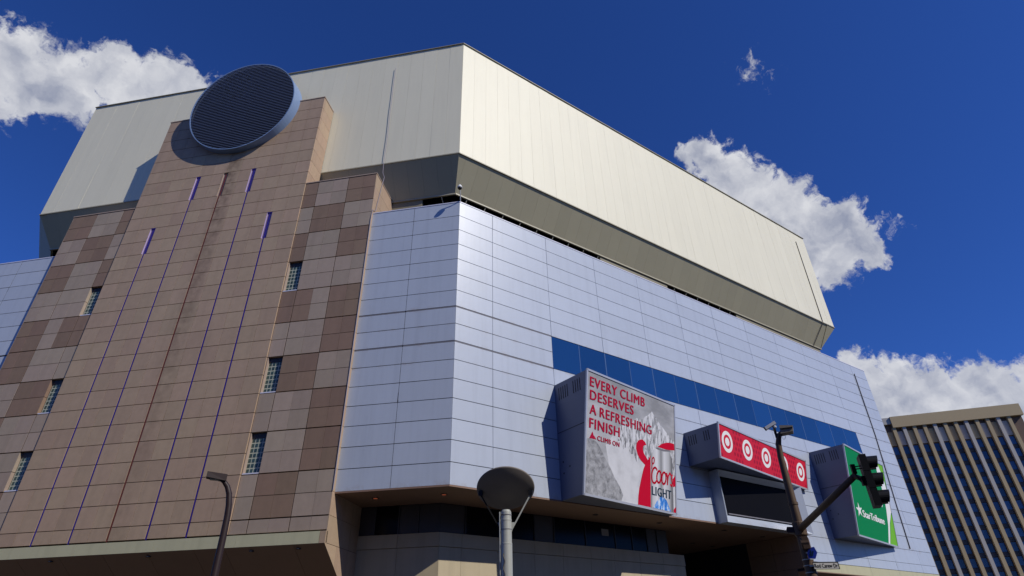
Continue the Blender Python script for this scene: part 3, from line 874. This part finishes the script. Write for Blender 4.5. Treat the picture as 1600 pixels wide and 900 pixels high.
def poster_mat(kind):
    M = bpy.data.materials.new(kind); M.use_nodes = True; nt = M.node_tree; b = nt.nodes['Principled BSDF']; b.inputs['Roughness'].default_value = .5; b.inputs['Specular IOR Level'].default_value = .2
    uv = node(nt, 'ShaderNodeUVMap').outputs[0]
    mp = node(nt, 'ShaderNodeMapping'); nt.links.new(uv, mp.inputs[0])
    cr = node(nt, 'ShaderNodeValToRGB')
    def stops(*s):
        e = cr.color_ramp.elements
        while len(e) < len(s): e.new(.5)
        for el, (p, c) in zip(e, s): el.position = p; el.color = (*c, 1) if hasattr(c, '__len__') else (c, c, c * 1.02, 1)
    if kind == 'poster_sky':
        mp.inputs['Scale'].default_value = (2, 3.5, 1); mp.inputs['Rotation'].default_value[2] = .5
        n = noise(nt, mp.outputs[0], 1.6, 5, .55); sep = node(nt, 'ShaderNodeSeparateXYZ'); nt.links.new(uv, sep.inputs[0])
        v = mth(nt, 'ADD', mth(nt, 'MULTIPLY', n, .8), mth(nt, 'MULTIPLY', sep.outputs[1], -.22)); stops((.1, .26), (.30, .42), (.55, .62))
    elif kind == 'poster_rock':
        mp.inputs['Scale'].default_value = (52, 9, 1); mp.inputs['Rotation'].default_value[2] = .30
        v = noise(nt, mp.outputs[0], 1.0, 7, .7, .6); stops((.38, .08), (.47, .36), (.55, .68))
    elif kind == 'poster_slope':
        mp.inputs['Scale'].default_value = (14, 12, 1); mp.inputs['Rotation'].default_value[2] = -.6
        v = noise(nt, mp.outputs[0], 1.3, 8, .72, .4); stops((.34, .15), (.50, .32), (.66, .47))
    elif kind == 'poster_can':
        sep = node(nt, 'ShaderNodeSeparateXYZ'); nt.links.new(uv, sep.inputs[0])
        mr = maprange(nt, sep.outputs[0], .69, .968); v = mr
        stops((0, .16), (.10, .52), (.28, .70), (.46, .24), (.60, .64), (.80, .46), (.93, .15), (1, .22))
    elif kind == 'poster_peak':
        mp.inputs['Scale'].default_value = (34, 9, 1); v = noise(nt, mp.outputs[0], 1.0, 5, .7); stops((.36, (.01, .10, .46)), (.5, (.08, .30, .75)), (.58, (.65, .75, .85)))
    elif kind == 'poster_snow':
        mp.inputs['Scale'].default_value = (4, 3, 1); v = noise(nt, mp.outputs[0], 2.0, 6, .6); stops((.3, .50), (.5, .62), (.7, .68))
    nt.links.new(v, cr.inputs[0]); nt.links.new(cr.outputs[0], b.inputs['Base Color'])
    return M


PK = {k: poster_mat(k) for k in ('poster_sky', 'poster_rock', 'poster_slope', 'poster_can', 'poster_peak', 'poster_snow')}
def planar(TLc, TRc, BLc, xbr):
    n = (TRc - TLc).cross(BLc - TLc); z = BLc.z
    y = TLc.y - (n.x * (xbr - TLc.x) + n.z * (z - TLc.z)) / n.y
    return [TLc, TRc, Vector((xbr, y, z)), BLc]


# 1: the beer billboard
Q1 = planar(Vector((10.04, -4.30, 21.39)), Vector((22.5, -2.45, 21.39)), Vector((10.04, -2.66, 11.83)), 22.2)
s1, inv, n = sign_box('billboard', 'grey mountain billboard box with red EVERY CLIMB lettering and silver beer can', 10.04, Q1, 22.3, (5, 4))
ob = []
def P1(nm, shapes, lift, mt): ob.append(on_face(nm, Q1, shapes, lift, mt, s1))
P1('poster_face', [[(0.005, .005), (.995, .005), (.995, .995), (.005, .995)]], .03, PK['poster_sky'])
P1('snowfield', [[(.33, .60), (.20, .42), (.24, .25), (.33, .10), (.38, .01), (.99, .01), (.99, .45), (.80, .55), (.60, .62), (.45, .66)]], .034, PK['poster_snow'])
P1('mountain', [[(.325, .601), (.40, .655), (.466, .672), (.53, .74), (.58, .735), (.627, .778), (.66, .80), (.712, .853), (.735, .83), (.761, .806), (.806, .767), (.886, .711), (.94, .665), (.989, .645), (.989, .325), (.90, .34), (.829, .36), (.74, .30), (.70, .38), (.654, .412), (.62, .37), (.568, .392), (.53, .36), (.50, .42), (.465, .408), (.43, .47), (.385, .43), (.36, .50), (.326, .484)]], .038, PK['poster_rock'])
P1('rock_slope', [[(.011, .43), (.06, .44), (.111, .422), (.16, .37), (.195, .316), (.25, .25), (.29, .188), (.35, .12), (.386, .058), (.367, .006), (.012, .006)]], .042, PK['poster_slope'])
for nm, q in (('red_ribbon', [[(.644, .529), (.63, .552), (.604, .566), (.58, .563), (.552, .548), (.532, .521), (.525, .471), (.544, .42), (.576, .384), (.628, .354), (.662, .40), (.640, .425), (.618, .445), (.603, .479), (.606, .505), (.62, .522)],
                              [(.628, .354), (.640, .375), (.662, .403), (.692, .45), (.691, .012), (.547, .012), (.551, .082), (.562, .15), (.581, .22), (.608, .312)]]),
              ('red_swoosh', [[(.778, .546), (.824, .583), (.86, .60), (.896, .614), (.94, .622), (.987, .624), (.99, .566), (.93, .553), (.879, .547)], [(.950, .285), (.994, .337), (.994, .24), (.957, .227)], [(.962, .030), (.994, .064), (.994, .012), (.965, .012)]])):
    P1(nm, q, .046, mRedPrint)
P1('beer_can', [[(.745, .528), (.778, .540), (.85, .538), (.93, .552), (.942, .50), (.957, .479), (.962, .254), (.967, .012), (.694, .012), (.695, .20), (.698, .45), (.72, .50)]], .050, PK['poster_can'])
P1('can_rim', [[(.745, .530), (.778, .541), (.85, .540), (.93, .553), (.930, .538), (.85, .522), (.775, .522)]], .052, mGasket)
P1('blue_peak', [[(.72, .013), (.745, .05), (.768, .083), (.782, .078), (.806, .122), (.822, .10), (.838, .127), (.86, .095), (.880, .10), (.905, .055), (.932, .013)]], .054, PK['poster_peak'])
P1('red_triangle', [[(.036, .437), (.105, .443), (.085, .465), (.076, .47), (.067, .498), (.056, .48)]], .046, mTextRed)
for s_, a in (('EVERY CLIMB', (.031, .869, .624, .955)), ('DESERVES', (.034, .757, .494, .842)), ('A REFRESHING', (.034, .637, .702, .722)), ('FINISH', (.034, .522, .341, .608)), ('CLIMB ON', (.114, .438, .34, .479))):
    ob += text_on('lettering', Q1, s_, *a, .058, mTextRed, s1)
ob += text_on('lettering', Q1, 'LIGHT', .705, .118, .936, .196, .060, mNavyPrint, s1, fat=.035)


def stroke(pts, w):
    """ribbon along a closed-form polyline in face units (u scaled so strokes look even)."""
    out = []; asp = 1.3
    P = [Vector((p[0] * asp, p[1], 0)) for p in pts]
    for i in range(len(P) - 1):
        d = (P[i + 1] - P[i]).normalized(); s_ = Vector((-d.y, d.x, 0)) * w / 2; e = d * w * .25
        q = [P[i] - s_ - e, P[i + 1] - s_ + e, P[i + 1] + s_ + e, P[i] + s_ - e]
        out.append([(v.x / asp, v.y) for v in q])
    return out


def arc(cx, cy, ru, rv, a0, a1, n=14, lean=.12):
    r = []
    for k in range(n + 1):
        a = math.radians(a0 + (a1 - a0) * k / n); y = rv * math.sin(a); r.append((cx + ru * math.cos(a) + y * lean, cy + y))
    return r


scr = []
scr += stroke(arc(.722, .412, .013, .028, 60, 420), .013)                       # loop at the head of the C
scr += stroke(arc(.738, .288, .034, .068, 48, 318), .018)   # C
scr += stroke(arc(.790, .285, .026, .052, 0, 360), .019)                         # o
scr += stroke(arc(.850, .285, .026, .052, 0, 360), .019)                         # o
scr += stroke([(.885, .335), (.895, .30), (.893, .238)], .018) + stroke([(.893, .25), (.905, .315), (.925, .345), (.94, .325)], .016)   # r
scr += stroke([(.955, .335), (.944, .30), (.955, .262), (.946, .232), (.930, .245)], .016)   # s, running round the can
scr += stroke([(.712, .388), (.706, .340)], .010)
P1('script_lettering', scr, .062, mRedPrint)
fix(ob, inv)
# 2: the red bullseye sign
Q2 = planar(Vector((26.27, -4.14, 19.91)), Vector((45.95, -.80, 19.91)), Vector((26.27, -3.63, 16.77)), 45.57)
s2, inv, n = sign_box('bullseye_sign', 'long red sign box with five white bullseyes above the black screen', 26.27, Q2, 45.6, (4, 3))
ob = [on_face('sign_face', Q2, [[(.004, .02), (.996, .02), (.996, .98), (.004, .98)]], .03, mSignRed, s2)]
dots = []
for i in range(34):
    for j in range(6):
        u = .018 + i * .0292 + (j % 2) * .0146; v = .09 + j * .165
        if u < .985 and min(abs(u - c) for c in (.079, .285, .493, .704, .921)) > .058: dots += disc_uv(u, v, .0085, .058, 10)
o = on_face('dot_pattern', Q2, dots, .034, mSignRedDk, s2); tag(o, kind='stuff'); ob.append(o)
for c in (.079, .285, .493, .704, .921):
    ob.append(on_face('bullseye', Q2, disc_uv(c, .53, .053, .315, 32, .66) + disc_uv(c, .53, .021, .125, 24), .038, mWhitePrint, s2))
    ob.append(on_face('bullseye_field', Q2, disc_uv(c, .53, .035, .208, 28, .5), .036, mSignRed, s2))
fix(ob, inv)
# 3: the green newspaper sign
Q3 = planar(Vector((48.86, -4.22, 21.43)), Vector((62.2, -1.90, 21.43)), Vector((48.86, -2.75, 11.91)), 62.2)
s3, inv, n = sign_box('newspaper_sign', 'green sign box with white star, newspaper name and lime corner bands', 48.86, Q3, 62.2, (5, 4))
ob = [on_face('sign_face', Q3, [[(.004, .006), (.996, .006), (.996, .994), (.004, .994)]], .03, mGreen, s3)]
ob.append(on_face('white_band', Q3, [[(.785, .992), (.802, .851), (.850, .68), (.868, .55), (.864, .414), (.83, .22), (.748, .008), (.790, .008), (.84, .12), (.892, .258), (.94, .33), (.985, .40), (.994, .40), (.994, .67), (.959, .803), (.9, .915), (.849, .992)]], .034, mWhitePrint, s3))
ob.append(on_face('white_spike', Q3, [[(.66, .494), (.764, .43), (.868, .60), (.80, .56)]], .034, mWhitePrint, s3))
ob.append(on_face('lime_band', Q3, [[(.849, .992), (.994, .992), (.994, .74), (.955, .83), (.9, .915)], [(.985, .385), (.994, .38), (.994, .008), (.795, .008), (.85, .12), (.90, .25), (.94, .32)]], .038, mLime, s3))
star = []
for k in range(10):
    a = math.pi / 2 + k * math.pi / 5 + .12; rr = 1 if k % 2 == 0 else .36
    star.append((.122 + .078 * rr * math.cos(a), .285 + .085 * rr * math.sin(a)))
ob.append(on_face('star_emblem', Q3, [star], .04, mWhitePrint, s3))
ob += text_on('lettering', Q3, 'StarTribune', .195, .222, .738, .304, .042, mWhitePrint, s3, fat=.055, spc=1.06)
fix(ob, inv)

# ------------------------------------------------------------------ black display screen in a splayed frame
sx0, sx1, sz0, sz1 = 29.0, 43.0, 11.78, 16.62
scrn = empty('display_screen', (sx0, -.01, sz0), 'black unlit display screen in a deep lavender splayed frame', 'screen'); inv = scrn.matrix_basis.inverted()
fo = [Vector((sx0, -1.09, sz1)), Vector((sx1, -1.09, sz1)), Vector((sx1, -1.09, sz0)), Vector((sx0, -1.09, sz0))]
fi = [Vector((30.35, -.22, 16.3)), Vector((41.75, -.22, 16.3)), Vector((41.75, -.22, 12.62)), Vector((30.35, -.22, 12.62))]
fb = [Vector((sx0, -.006, sz1)), Vector((sx1, -.006, sz1)), Vector((sx1, -.006, sz0)), Vector((sx0, -.006, sz0))]
for nm, (i, j) in (('frame_head', (0, 1)), ('frame_jamb', (1, 2)), ('frame_sill', (2, 3)), ('frame_jamb', (3, 0))):
    bm = bmesh.new(); e = [bm.verts.new(p) for p in (fo[i], fo[j], fi[j], fi[i], fb[i], fb[j])]
    bm.faces.new((e[0], e[1], e[2], e[3])); bm.faces.new((e[0], e[4], e[5], e[1])); bm.faces.new((e[4], e[3], e[2], e[5])); bm.faces.new((e[0], e[3], e[4])); bm.faces.new((e[1], e[5], e[2]))
    from_bm(nm, bm, mLav, scrn, inv)
bm = bmesh.new(); poly_prism(bm, [Vector((30.3, -.20, 12.58)), Vector((41.8, -.20, 12.58)), Vector((41.8, -.20, 16.35)), Vector((30.3, -.20, 16.35))], Vector((0, .1, 0))); from_bm('screen_panel', bm, mScreen, scrn, inv)
bm = bmesh.new(); bar(bm, (30.5, -.26, 12.78), (41.6, -.26, 12.78), .1, .10); from_bm('screen_rail', bm, mGasket, scrn, inv)

# ------------------------------------------------------------------ security camera on the parapet corner
base = Vector((.10, -.02, 37.62)); dome = Vector((-.55, -.93, 38.37))
sc1 = empty('security_camera', base, 'white dome security camera on a thin bracket at the lavender parapet corner', 'security camera')
bm = bmesh.new(); tube(bm, [Vector((0, .05, -.02)), (dome - base) * .5 + Z * .10, (dome - base) * .93 + Z * .36, dome - base + Z * .36], .045, 8); from_bm('bracket', bm, mWhitePaint, sc1)
bm = bmesh.new(); lathe(bm, [(.05, .38), (.12, .30), (.15, .22), (.21, .12), (.23, 0.0), (.21, -.02)], Matrix.Translation(dome - base), 20); from_bm('housing', bm, mWhitePaint, sc1, smooth=True)
bm = bmesh.new(); lathe(bm, [(.19, -.02), (.18, -.10), (.12, -.18), (.03, -.21)], Matrix.Translation(dome - base), 20); from_bm('dome', bm, mSignal, sc1, smooth=True)

# ------------------------------------------------------------------ street lamp, left
lb = Vector((-16.517, -15.059, 0)); lat = Vector((-.985, .17, 0))
sl = empty('street_lamp', lb, 'dark curved street lamp with flat head in front of the stone tower', 'street lamp')
bm = bmesh.new()
pp = [(0, 0), (0, .3), (0, 3), (.01, 5.2), (.02, 5.7), (.05, 6.05), (.12, 6.4), (.22, 6.62), (.36, 6.78), (.5, 6.86)]
tube(bm, [lat * a + Z * h for a, h in pp], [.15, .14, .122, .105, .10, .097, .092, .085, .075, .06], 14); from_bm('pole', bm, mPoleDk, sl, smooth=True)
bm = bmesh.new(); H0, H1 = lat * .30 + Z * 6.86, lat * .92 + Z * 6.95
fw = lat.cross(Z).normalized()
poly_prism(bm, [H0 - fw * .13 - Z * .08, H1 - fw * .16 - Z * .10, H1 - fw * .15 + Z * .08, H0 - fw * .13 + Z * .13], fw * .30); from_bm('lamp_head', bm, mPoleDk, sl)
bm = bmesh.new(); c = lat * .66 + Z * 6.825; poly_prism(bm, [c - lat * .14 - fw * .08, c + lat * .14 - fw * .08, c + lat * .14 + fw * .08, c - lat * .14 + fw * .08], -Z * .03); from_bm('lens', bm, mLens, sl)
bm = bmesh.new(); lathe(bm, [(.22, 0), (.22, .05), (.14, .3)], Matrix.Identity(4), 16); from_bm('base_cover', bm, mPoleDk, sl)

# ------------------------------------------------------------------ disc lamp in the middle
db = Vector((-11.918, -24.34, 0)); toeye = (EYE - db); toeye.z = 0; toeye.normalize(); sd_ = toeye.cross(Z)
dl = empty('disc_lamp', db, 'pale steel pole carrying a tilted round dark reflector disc', 'lamp post')
bm = bmesh.new(); lathe(bm, [(.17, 0), (.15, .08), (.138, .1), (.138, 3.92), (.142, 3.925), (.142, 3.95), (.132, 3.955), (.130, 4.45), (.135, 4.455), (.135, 4.49), (.128, 4.495), (.126, 4.66), (.10, 4.71)], Matrix.Identity(4), 28); from_bm('pole', bm, mSteel, dl)
for z_ in (4.25, 4.58):
    bm = bmesh.new(); lathe(bm, [(.137, z_), (.137, z_ + .018)], Matrix.Identity(4), 28); from_bm('collar', bm, mGasket, dl)
sd_ = sd_ if sd_.dot(CR) > 0 else -sd_
cen = Vector((0, 0, 5.22)); tilt = math.radians(31)
nd = (-Z * math.cos(tilt) + toeye * math.sin(tilt)).normalized()
bm = bmesh.new(); lathe(bm, [(.03, .16), (.30, .135), (.55, .075), (.70, .012), (.722, .0), (.725, -.02), (.70, -.035), (.2, -.075), (.02, -.08)], axes(cen, nd, sd_), 56); from_bm('reflector_disc', bm, mDisc, dl, smooth=True)
for s_ in (-1, 1):
    a = cen + sd_ * s_ * .62 + nd * .05 - Z * .10; b = sd_ * s_ * .145 + Z * 4.28
    bm = bmesh.new(); bar(bm, a, b, .018, .032); from_bm('strut', bm, mSteel if (sd_ * s_).dot(CR) > 0 else mSignal, dl)  # left strut takes the dark material to stand for its shade
    bm = bmesh.new(); bar(bm, a + Z * .09, a - Z * .03, .08, .10); from_bm('strut_bracket', bm, mSignal, dl)
    bm = bmesh.new(); poly_prism(bm, [sd_ * s_ * .12 + Z * 4.42, sd_ * s_ * .205 + Z * 4.42, sd_ * s_ * .125 + Z * 4.18], toeye * .03); from_bm('bracket_plate', bm, mSteel, dl)
bm = bmesh.new(); tube(bm, [-sd_ * .155 + toeye * .05 + Z * .1, -sd_ * .155 + toeye * .05 + Z * 4.66], .016, 8); from_bm('conduit', bm, mSteel, dl)
bm = bmesh.new(); tube(bm, [toeye * .142 - sd_ * .06 + Z * (3.2 + .04 * k) + sd_ * (.02 * math.sin(k * .9)) for k in range(14)], .012, 6); from_bm('loose_wire', bm, mCableDk, dl)

# ------------------------------------------------------------------ traffic signal pole, right
tb = Vector((-4.85, -27.645, 0)); te = (EYE - tb); te.z = 0; te.normalize(); ts = -te.cross(Z)      # ts points to the right of the picture
if ts.dot(CR) < 0: ts = -ts
tp = empty('traffic_signal_pole', tb, 'brown curved signal pole with lamp on top and arm reaching to the right', 'signal pole')
bm = bmesh.new(); tube(bm, [(0, 0, 0), (0, 0, 1), (0, 0, 4.2), Vector((0, 0, 5.5)), Vector((0, 0, 6.2)), ts * .03 + Z * 6.6, ts * .10 + Z * 6.83, ts * .22 + Z * 6.93], [.16, .145, .125, .10, .085, .078, .07, .06], 16); from_bm('pole', bm, mPole, tp, smooth=True)
bm = bmesh.new(); c = ts * .33 + Z * 6.96
poly_prism(bm, [c - ts * .17 - Z * .12, c + ts * .16 - Z * .10, c + ts * .19 + Z * .06, c - ts * .15 + Z * .12], te * .30 ); bmesh.ops.translate(bm, verts=bm.verts, vec=-te * .15); from_bm('lamp_head', bm, mat_new('sunlit_lamp_housing', (.30, .26, .20), .5, grain=.15, gscale=9), tp)  # lighter than the pole: sun on the head is put into the colour
bm = bmesh.new(); bar(bm, c - ts * .16 + te * .16 + Z * .01, c + ts * .17 + te * .16 + Z * .0, .02, .03); from_bm('lamp_seam', bm, mSignal, tp)
arm_end = Vector((-7.53, -30.70, 4.69)) - tb
bm = bmesh.new(); tube(bm, [Vector((0, 0, 4.34)), arm_end * .5 + Z * (4.36 * .5 * .0) + Z * (.5 * (4.34 - 0)) * 0 + Vector((0, 0, 2.17)) , arm_end], [.085, .075, .062], 14); from_bm('mast_arm', bm, mPole, tp, smooth=True)
bm = bmesh.new(); lathe(bm, [(.15, 4.18), (.16, 4.2), (.16, 4.5), (.15, 4.52)], Matrix.Identity(4), 18); from_bm('arm_collar', bm, mPole, tp)
bm = bmesh.new(); bar(bm, -ts * .12 + Z * 4.33, -ts * .30 + Z * 4.35, .16, .14); bar(bm, -ts * .27 + Z * 4.42, -ts * .33 + Z * 4.30, .05); from_bm('clamp', bm, mPoleDk, tp)
for z_ in (4.95, 3.46, 3.30, 3.60):
    bm = bmesh.new(); r_ = .125 if z_ > 4 else .142; lathe(bm, [(r_, z_), (r_, z_ + .02 if z_ < 4 else z_ + .06)], Matrix.Identity(4), 18); from_bm('band', bm, mSteel if z_ < 4 else mPole, tp)
bm = bmesh.new(); lathe(bm, [(.1, -.11), (.15, -.09), (.15, .09), (.1, .11)], axes(ts * .04 + te * .14 + Z * 3.98, ts), 16); poly_prism(bm, [ts * -.02 + te * .12 + Z * 3.84, ts * .13 + te * .12 + Z * 3.84, ts * .13 + te * .12 + Z * 4.13, ts * -.02 + te * .12 + Z * 4.13], te * .16); from_bm('junction_box', bm, mPole, tp)
# cctv camera on the lamp
cc = empty('cctv_camera', tb + Z * 6.98, 'small white bullet camera on top of the signal pole lamp', 'security camera')
bm = bmesh.new(); a, b = -ts * .20 + Z * .10, ts * .10 + Z * .24; bar(bm, a, b, .09, .085); from_bm('camera_body', bm, mWhitePaint, cc)
bm = bmesh.new(); d = (a - b).normalized(); bar(bm, a, a + d * .03, .10, .095); from_bm('lens', bm, mSignal, cc)
bm = bmesh.new(); bar(bm, ts * .03 + Z * -.08, ts * .03 + Z * .14, .06); bar(bm, ts * .0 + Z * -.14, ts * .09 - Z * .14, .1, .1); from_bm('bracket', bm, mSignal, cc)
bm = bmesh.new(); lathe(bm, [(.03, 0), (.04, .02), (.02, .05)], axes(ts * .06 + te * .06 + Z * .09, te), 12); from_bm('knob', bm, mWhitePaint, cc)
bm = bmesh.new(); tube(bm, [ts * .1 + te * .05 - Z * .1] + [ts * (.20 + .06 * math.sin(k * .5)) + te * .05 + Z * (-.32 - .09 * math.cos(k * .5) + .12) for k in range(11)], .006, 5); from_bm('cable_loop', bm, mCable, cc)
# traffic light
sigp = Vector((-7.60, -31.02, 4.52)); tv = (EYE - sigp); tv.z = 0; tv.normalize(); sr = -tv.cross(Z)
if sr.dot(CR) < 0: sr = -sr
fd = (sr * .985 - tv * .17).normalized()     # the lamps look away to the right
sb = fd.cross(Z).normalized()
tl = empty('traffic_light', sigp - Z * .5, 'black three-lamp traffic light with hooded lamps seen from behind', 'traffic light')
off = Vector((0, 0, .5))
bm = bmesh.new()
for k in (-1, 0, 1):
    c = off + Z * (.335 * k)
    hw, hh = .17, .163
    poly_prism(bm, [c - sb * hw - Z * hh, c + sb * hw - Z * hh, c + sb * hw + Z * hh, c - sb * hw + Z * hh], fd * .13)
bmesh.ops.translate(bm, verts=bm.verts, vec=-fd * .10)
from_bm('housing', bm, mSignal, tl)
for k in (-1, 0, 1):
    c = off + Z * (.335 * k) + fd * .03
    M4 = axes(c, fd, Z); bm = bmesh.new(); r0, r1 = [], []
    arcs = [math.radians(a) for a in range(-140, 141, 14)]
    outer = [(bm.verts.new(M4 @ Vector((.145 * math.cos(a), .145 * math.sin(a), 0))), bm.verts.new(M4 @ Vector((.14 * math.cos(a), .14 * math.sin(a), .215 - .07 * (1 - math.cos(a)) * .5)))) for a in arcs]
    inner = [(bm.verts.new(M4 @ Vector((.138 * math.cos(a), .138 * math.sin(a), 0))), bm.verts.new(M4 @ Vector((.133 * math.cos(a), .133 * math.sin(a), .215 - .07 * (1 - math.cos(a)) * .5)))) for a in arcs]
    for i in range(len(arcs) - 1):
        bm.faces.new((outer[i][0], outer[i + 1][0], outer[i + 1][1], outer[i][1])); bm.faces.new((inner[i][0], inner[i][1], inner[i + 1][1], inner[i + 1][0])); bm.faces.new((outer[i][1], outer[i + 1][1], inner[i + 1][1], inner[i][1]))
    vz = from_bm('visor', bm, mSignal, tl)
    bm = bmesh.new(); lathe(bm, [(.13, 0), (.125, .015), (.06, .04)], M4, 20); from_bm('lens', bm, mat_new('signal_lens', [(.01, .12, .06), (.16, .09, .01), (.16, .012, .01)][k + 1], .2), tl)
bm = bmesh.new(); tube(bm, [arm_end + tb - (sigp - Z * .5), off + Z * .02 - fd * .10], .05, 12); bar(bm, off - fd * .13 - Z * .08, off - fd * .13 + Z * .10, .08, .08); from_bm('mount', bm, mSignal, tl)
bm = bmesh.new(); q = off - sr * .24 + Z * .26
bar(bm, q - Z * .09, q + Z * .1, .07, .08); bar(bm, q + Z * .05, q + Z * .05 + sr * .16, .02); bar(bm, q - Z * .0, q + sr * .16, .02); tube(bm, [q - Z * .08, q - Z * .18 + sr * .03, q - Z * .30 + sr * .10], .018, 6); from_bm('detector', bm, mSignal, tl)
# street name sign, blue sign
ns = empty('street_name_sign', tb + Z * 3.45, 'narrow grey street name sign reading Rod Carew Dr on the signal pole', 'street sign')
u_ = (ts * .87 - te * .5).normalized(); c0_ = ts * .09 + te * .17
bm = bmesh.new(); w_, h_ = .67, .16
poly_prism(bm, [c0_ - Z * h_ / 2, c0_ + u_ * w_ - Z * h_ / 2, c0_ + u_ * w_ + Z * h_ / 2, c0_ + Z * h_ / 2], u_.cross(Z) * .012 if u_.cross(Z).dot(te) < 0 else -u_.cross(Z) * .012)
from_bm('plate', bm, mat_new('grey_sign_plate', (.42, .41, .40), .5), ns)
fw_ = u_.cross(Z); fw_ = fw_ if fw_.dot(te) > 0 else -fw_
def name_text():
    cu = bpy.data.curves.new('lettering', 'FONT'); cu.body = 'Rod Carew Dr'; cu.size = 1; cu.offset = .015; cu.resolution_u = 3
    o = bpy.data.objects.new('lettering', cu); COL.objects.link(o); dg = bpy.context.evaluated_depsgraph_get(); dg.update()
    me = bpy.data.meshes.new_from_object(o.evaluated_get(dg)); bpy.data.objects.remove(o)
    xs = [v.co.x for v in me.vertices]; x0, x1 = min(xs), max(xs)
    for v in me.vertices: v.co = c0_ + u_ * (.03 + (v.co.x - x0) / (x1 - x0) * (w_ - .06)) + Z * (-.045 + v.co.y * .13) + fw_ * .006
    me.materials.clear(); me.update(); return me
link('lettering', name_text(), mSignal, ns)
bm = bmesh.new()
for a, b in ((c0_ - Z * h_ / 2, c0_ + u_ * w_ - Z * h_ / 2), (c0_ + Z * h_ / 2, c0_ + u_ * w_ + Z * h_ / 2), (c0_ - Z * h_ / 2, c0_ + Z * h_ / 2), (c0_ + u_ * w_ - Z * h_ / 2, c0_ + u_ * w_ + Z * h_ / 2)): bar(bm, a + fw_ * .004, b + fw_ * .004, .012)
from_bm('border', bm, mSignal, ns)
bm = bmesh.new(); bar(bm, ts * 0 + te * .13, c0_ + u_ * .04, .03); from_bm('bracket', bm, mSteel, ns)
bs = empty('blue_sign', tb + Z * 3.76, 'small tilted blue sign with a dark letter on the brown signal pole', 'sign')
bm = bmesh.new(); c = ts * .12 + te * .17
poly_prism(bm, [c - ts * .10 - Z * .14, c + ts * .06 - Z * .16, c + ts * .14 - Z * .02, c + ts * .10 + Z * .12, c - ts * .04 + Z * .10, c - ts * .09 - Z * .02], te * .012); from_bm('plate', bm, mBlueSign, bs)
bm = bmesh.new(); bar(bm, c + te * .018 - ts * .04 - Z * .08, c + te * .018 + ts * .0 + Z * .04, .03, .006, te); bar(bm, c + te * .018 - ts * .0 - Z * .09, c + te * .018 + ts * .05 + Z * .02, .03, .006, te); from_bm('symbol', bm, mNavyPrint, bs)
bm = bmesh.new(); bar(bm, te * .12, c, .03); from_bm('bracket', bm, mSteel, bs)

# ------------------------------------------------------------------ tan tower block beyond the arena
hz = 58.6; hd = Vector((.62, -.78, 0)).normalized(); hn = Vector((-.78, -.62, 0)); hP = Vector((165.5, 37.06, 0)) - hd * 14.0
hot = empty('office_block', hP, 'distant tan office block with blue window strips seen past the arena edge', 'office block')
hi = hot.matrix_basis.inverted()
bm = bmesh.new(); poly_prism(bm, [hP, hP + hd * 48, hP + hd * 48 - hn * 25, hP - hn * 25], Z * (hz - .1)); from_bm('tower_wall', bm, mTanDk, hot, hi)
def hslab(nm, a, b, za, zb_, n_, t, mt):
    bm = bmesh.new(); poly_prism(bm, [hP + hd * a + hn * n_ + Z * za, hP + hd * b + hn * n_ + Z * za, hP + hd * b + hn * n_ + Z * zb_, hP + hd * a + hn * n_ + Z * zb_], -hn * t); from_bm(nm, bm, mt, hot, hi)
hslab('roof_band', 15.6, 48.2, hz - 3.2, hz, 1.3, 1.2, mTan)
hslab('roof_band', 0, 15.6, hz - 2.0, hz - .1, .9, .8, mTanLt)
k = 0; a = .6
mPane = mat_new('office_window_glass', (.02, .06, .16), .12, rnd=.55)
while a < 45:
    for fl in range(15):
        za = hz - 8.6 - 3.3 * fl
        hslab('window_pane', a + .08, a + 1.42, za - 2.1, za, .22 + random.uniform(-.02, .02), .15, mPane)
        hslab('floor_spandrel', a, a + 1.5, za - 3.18, za - 2.2, .30, .25, mGreyPan)
    hslab('head_panel', a, a + 1.5, hz - 8.2, hz - 4.2, .3, .25, mTanLt if k % 2 == 0 else mTan)
    hslab('pier', a + 1.62, a + 2.5, 0, hz - 3.25, 1.0, 1.0, mTan if k % 3 else mTanLt)
    a += 2.62; k += 1

# ------------------------------------------------------------------ unseen brick blocks added across the street to block low skylight
def sky_blocker(P, U, n, w, h, dep, mt, label):
    P = Vector(P); U = Vector(U).normalized(); n = Vector(n).normalized()
    r = empty('sky_blocker_building', P, label, 'building', 'unseen brick buildings added across the street to block low skylight'); iv = r.matrix_basis.inverted()
    bm = bmesh.new(); poly_prism(bm, [P, P + U * w, P + U * w - n * dep, P - n * dep], Z * h); from_bm('wall', bm, mt, r, iv)
    bm = bmesh.new(); poly_prism(bm, [P + n * .25 + Z * (h + .002) - U * .25, P + U * (w + .25) + n * .25 + Z * (h + .002), P + U * (w + .25) - n * .6 + Z * (h + .002), P - U * .25 - n * .6 + Z * (h + .002)], Z * .6); from_bm('cornice', bm, mTanLt, r, iv)
    nx, ny = int(w / 4.5), int(h / 4)
    for i in range(nx):
        for j in range(ny):
            o = P + U * (i * 4.5 + 1.4) + Z * (j * 4 + 1.3) + n * .012
            bm = bmesh.new(); poly_prism(bm, [o, o + U * 1.8, o + U * 1.8 + Z * 2.1, o + Z * 2.1], -n * .2); from_bm('window', bm, mDarkGlass, r, iv)


mBrick = mat_new('red_brown_brick', (.16, .085, .06), .85, grain=.15, gscale=2)
sky_blocker((60, -62, 0), (-1, 0, 0), (0, 1, 0), 70, 27, 14, mBrick, 'long unseen red brick building added to block low skylight, facing the beer billboard')
sky_blocker((-14, -60, 0), (-1, 0, 0), (0, 1, 0), 52, 33, 14, mBrick, 'taller unseen red brick building added to block low skylight, facing the stone tower')
sky_blocker((-84, -40, 0), (0, 1, 0), (1, 0, 0), 60, 26, 14, mBrick, 'unseen red brick building added at the left end to block low skylight')
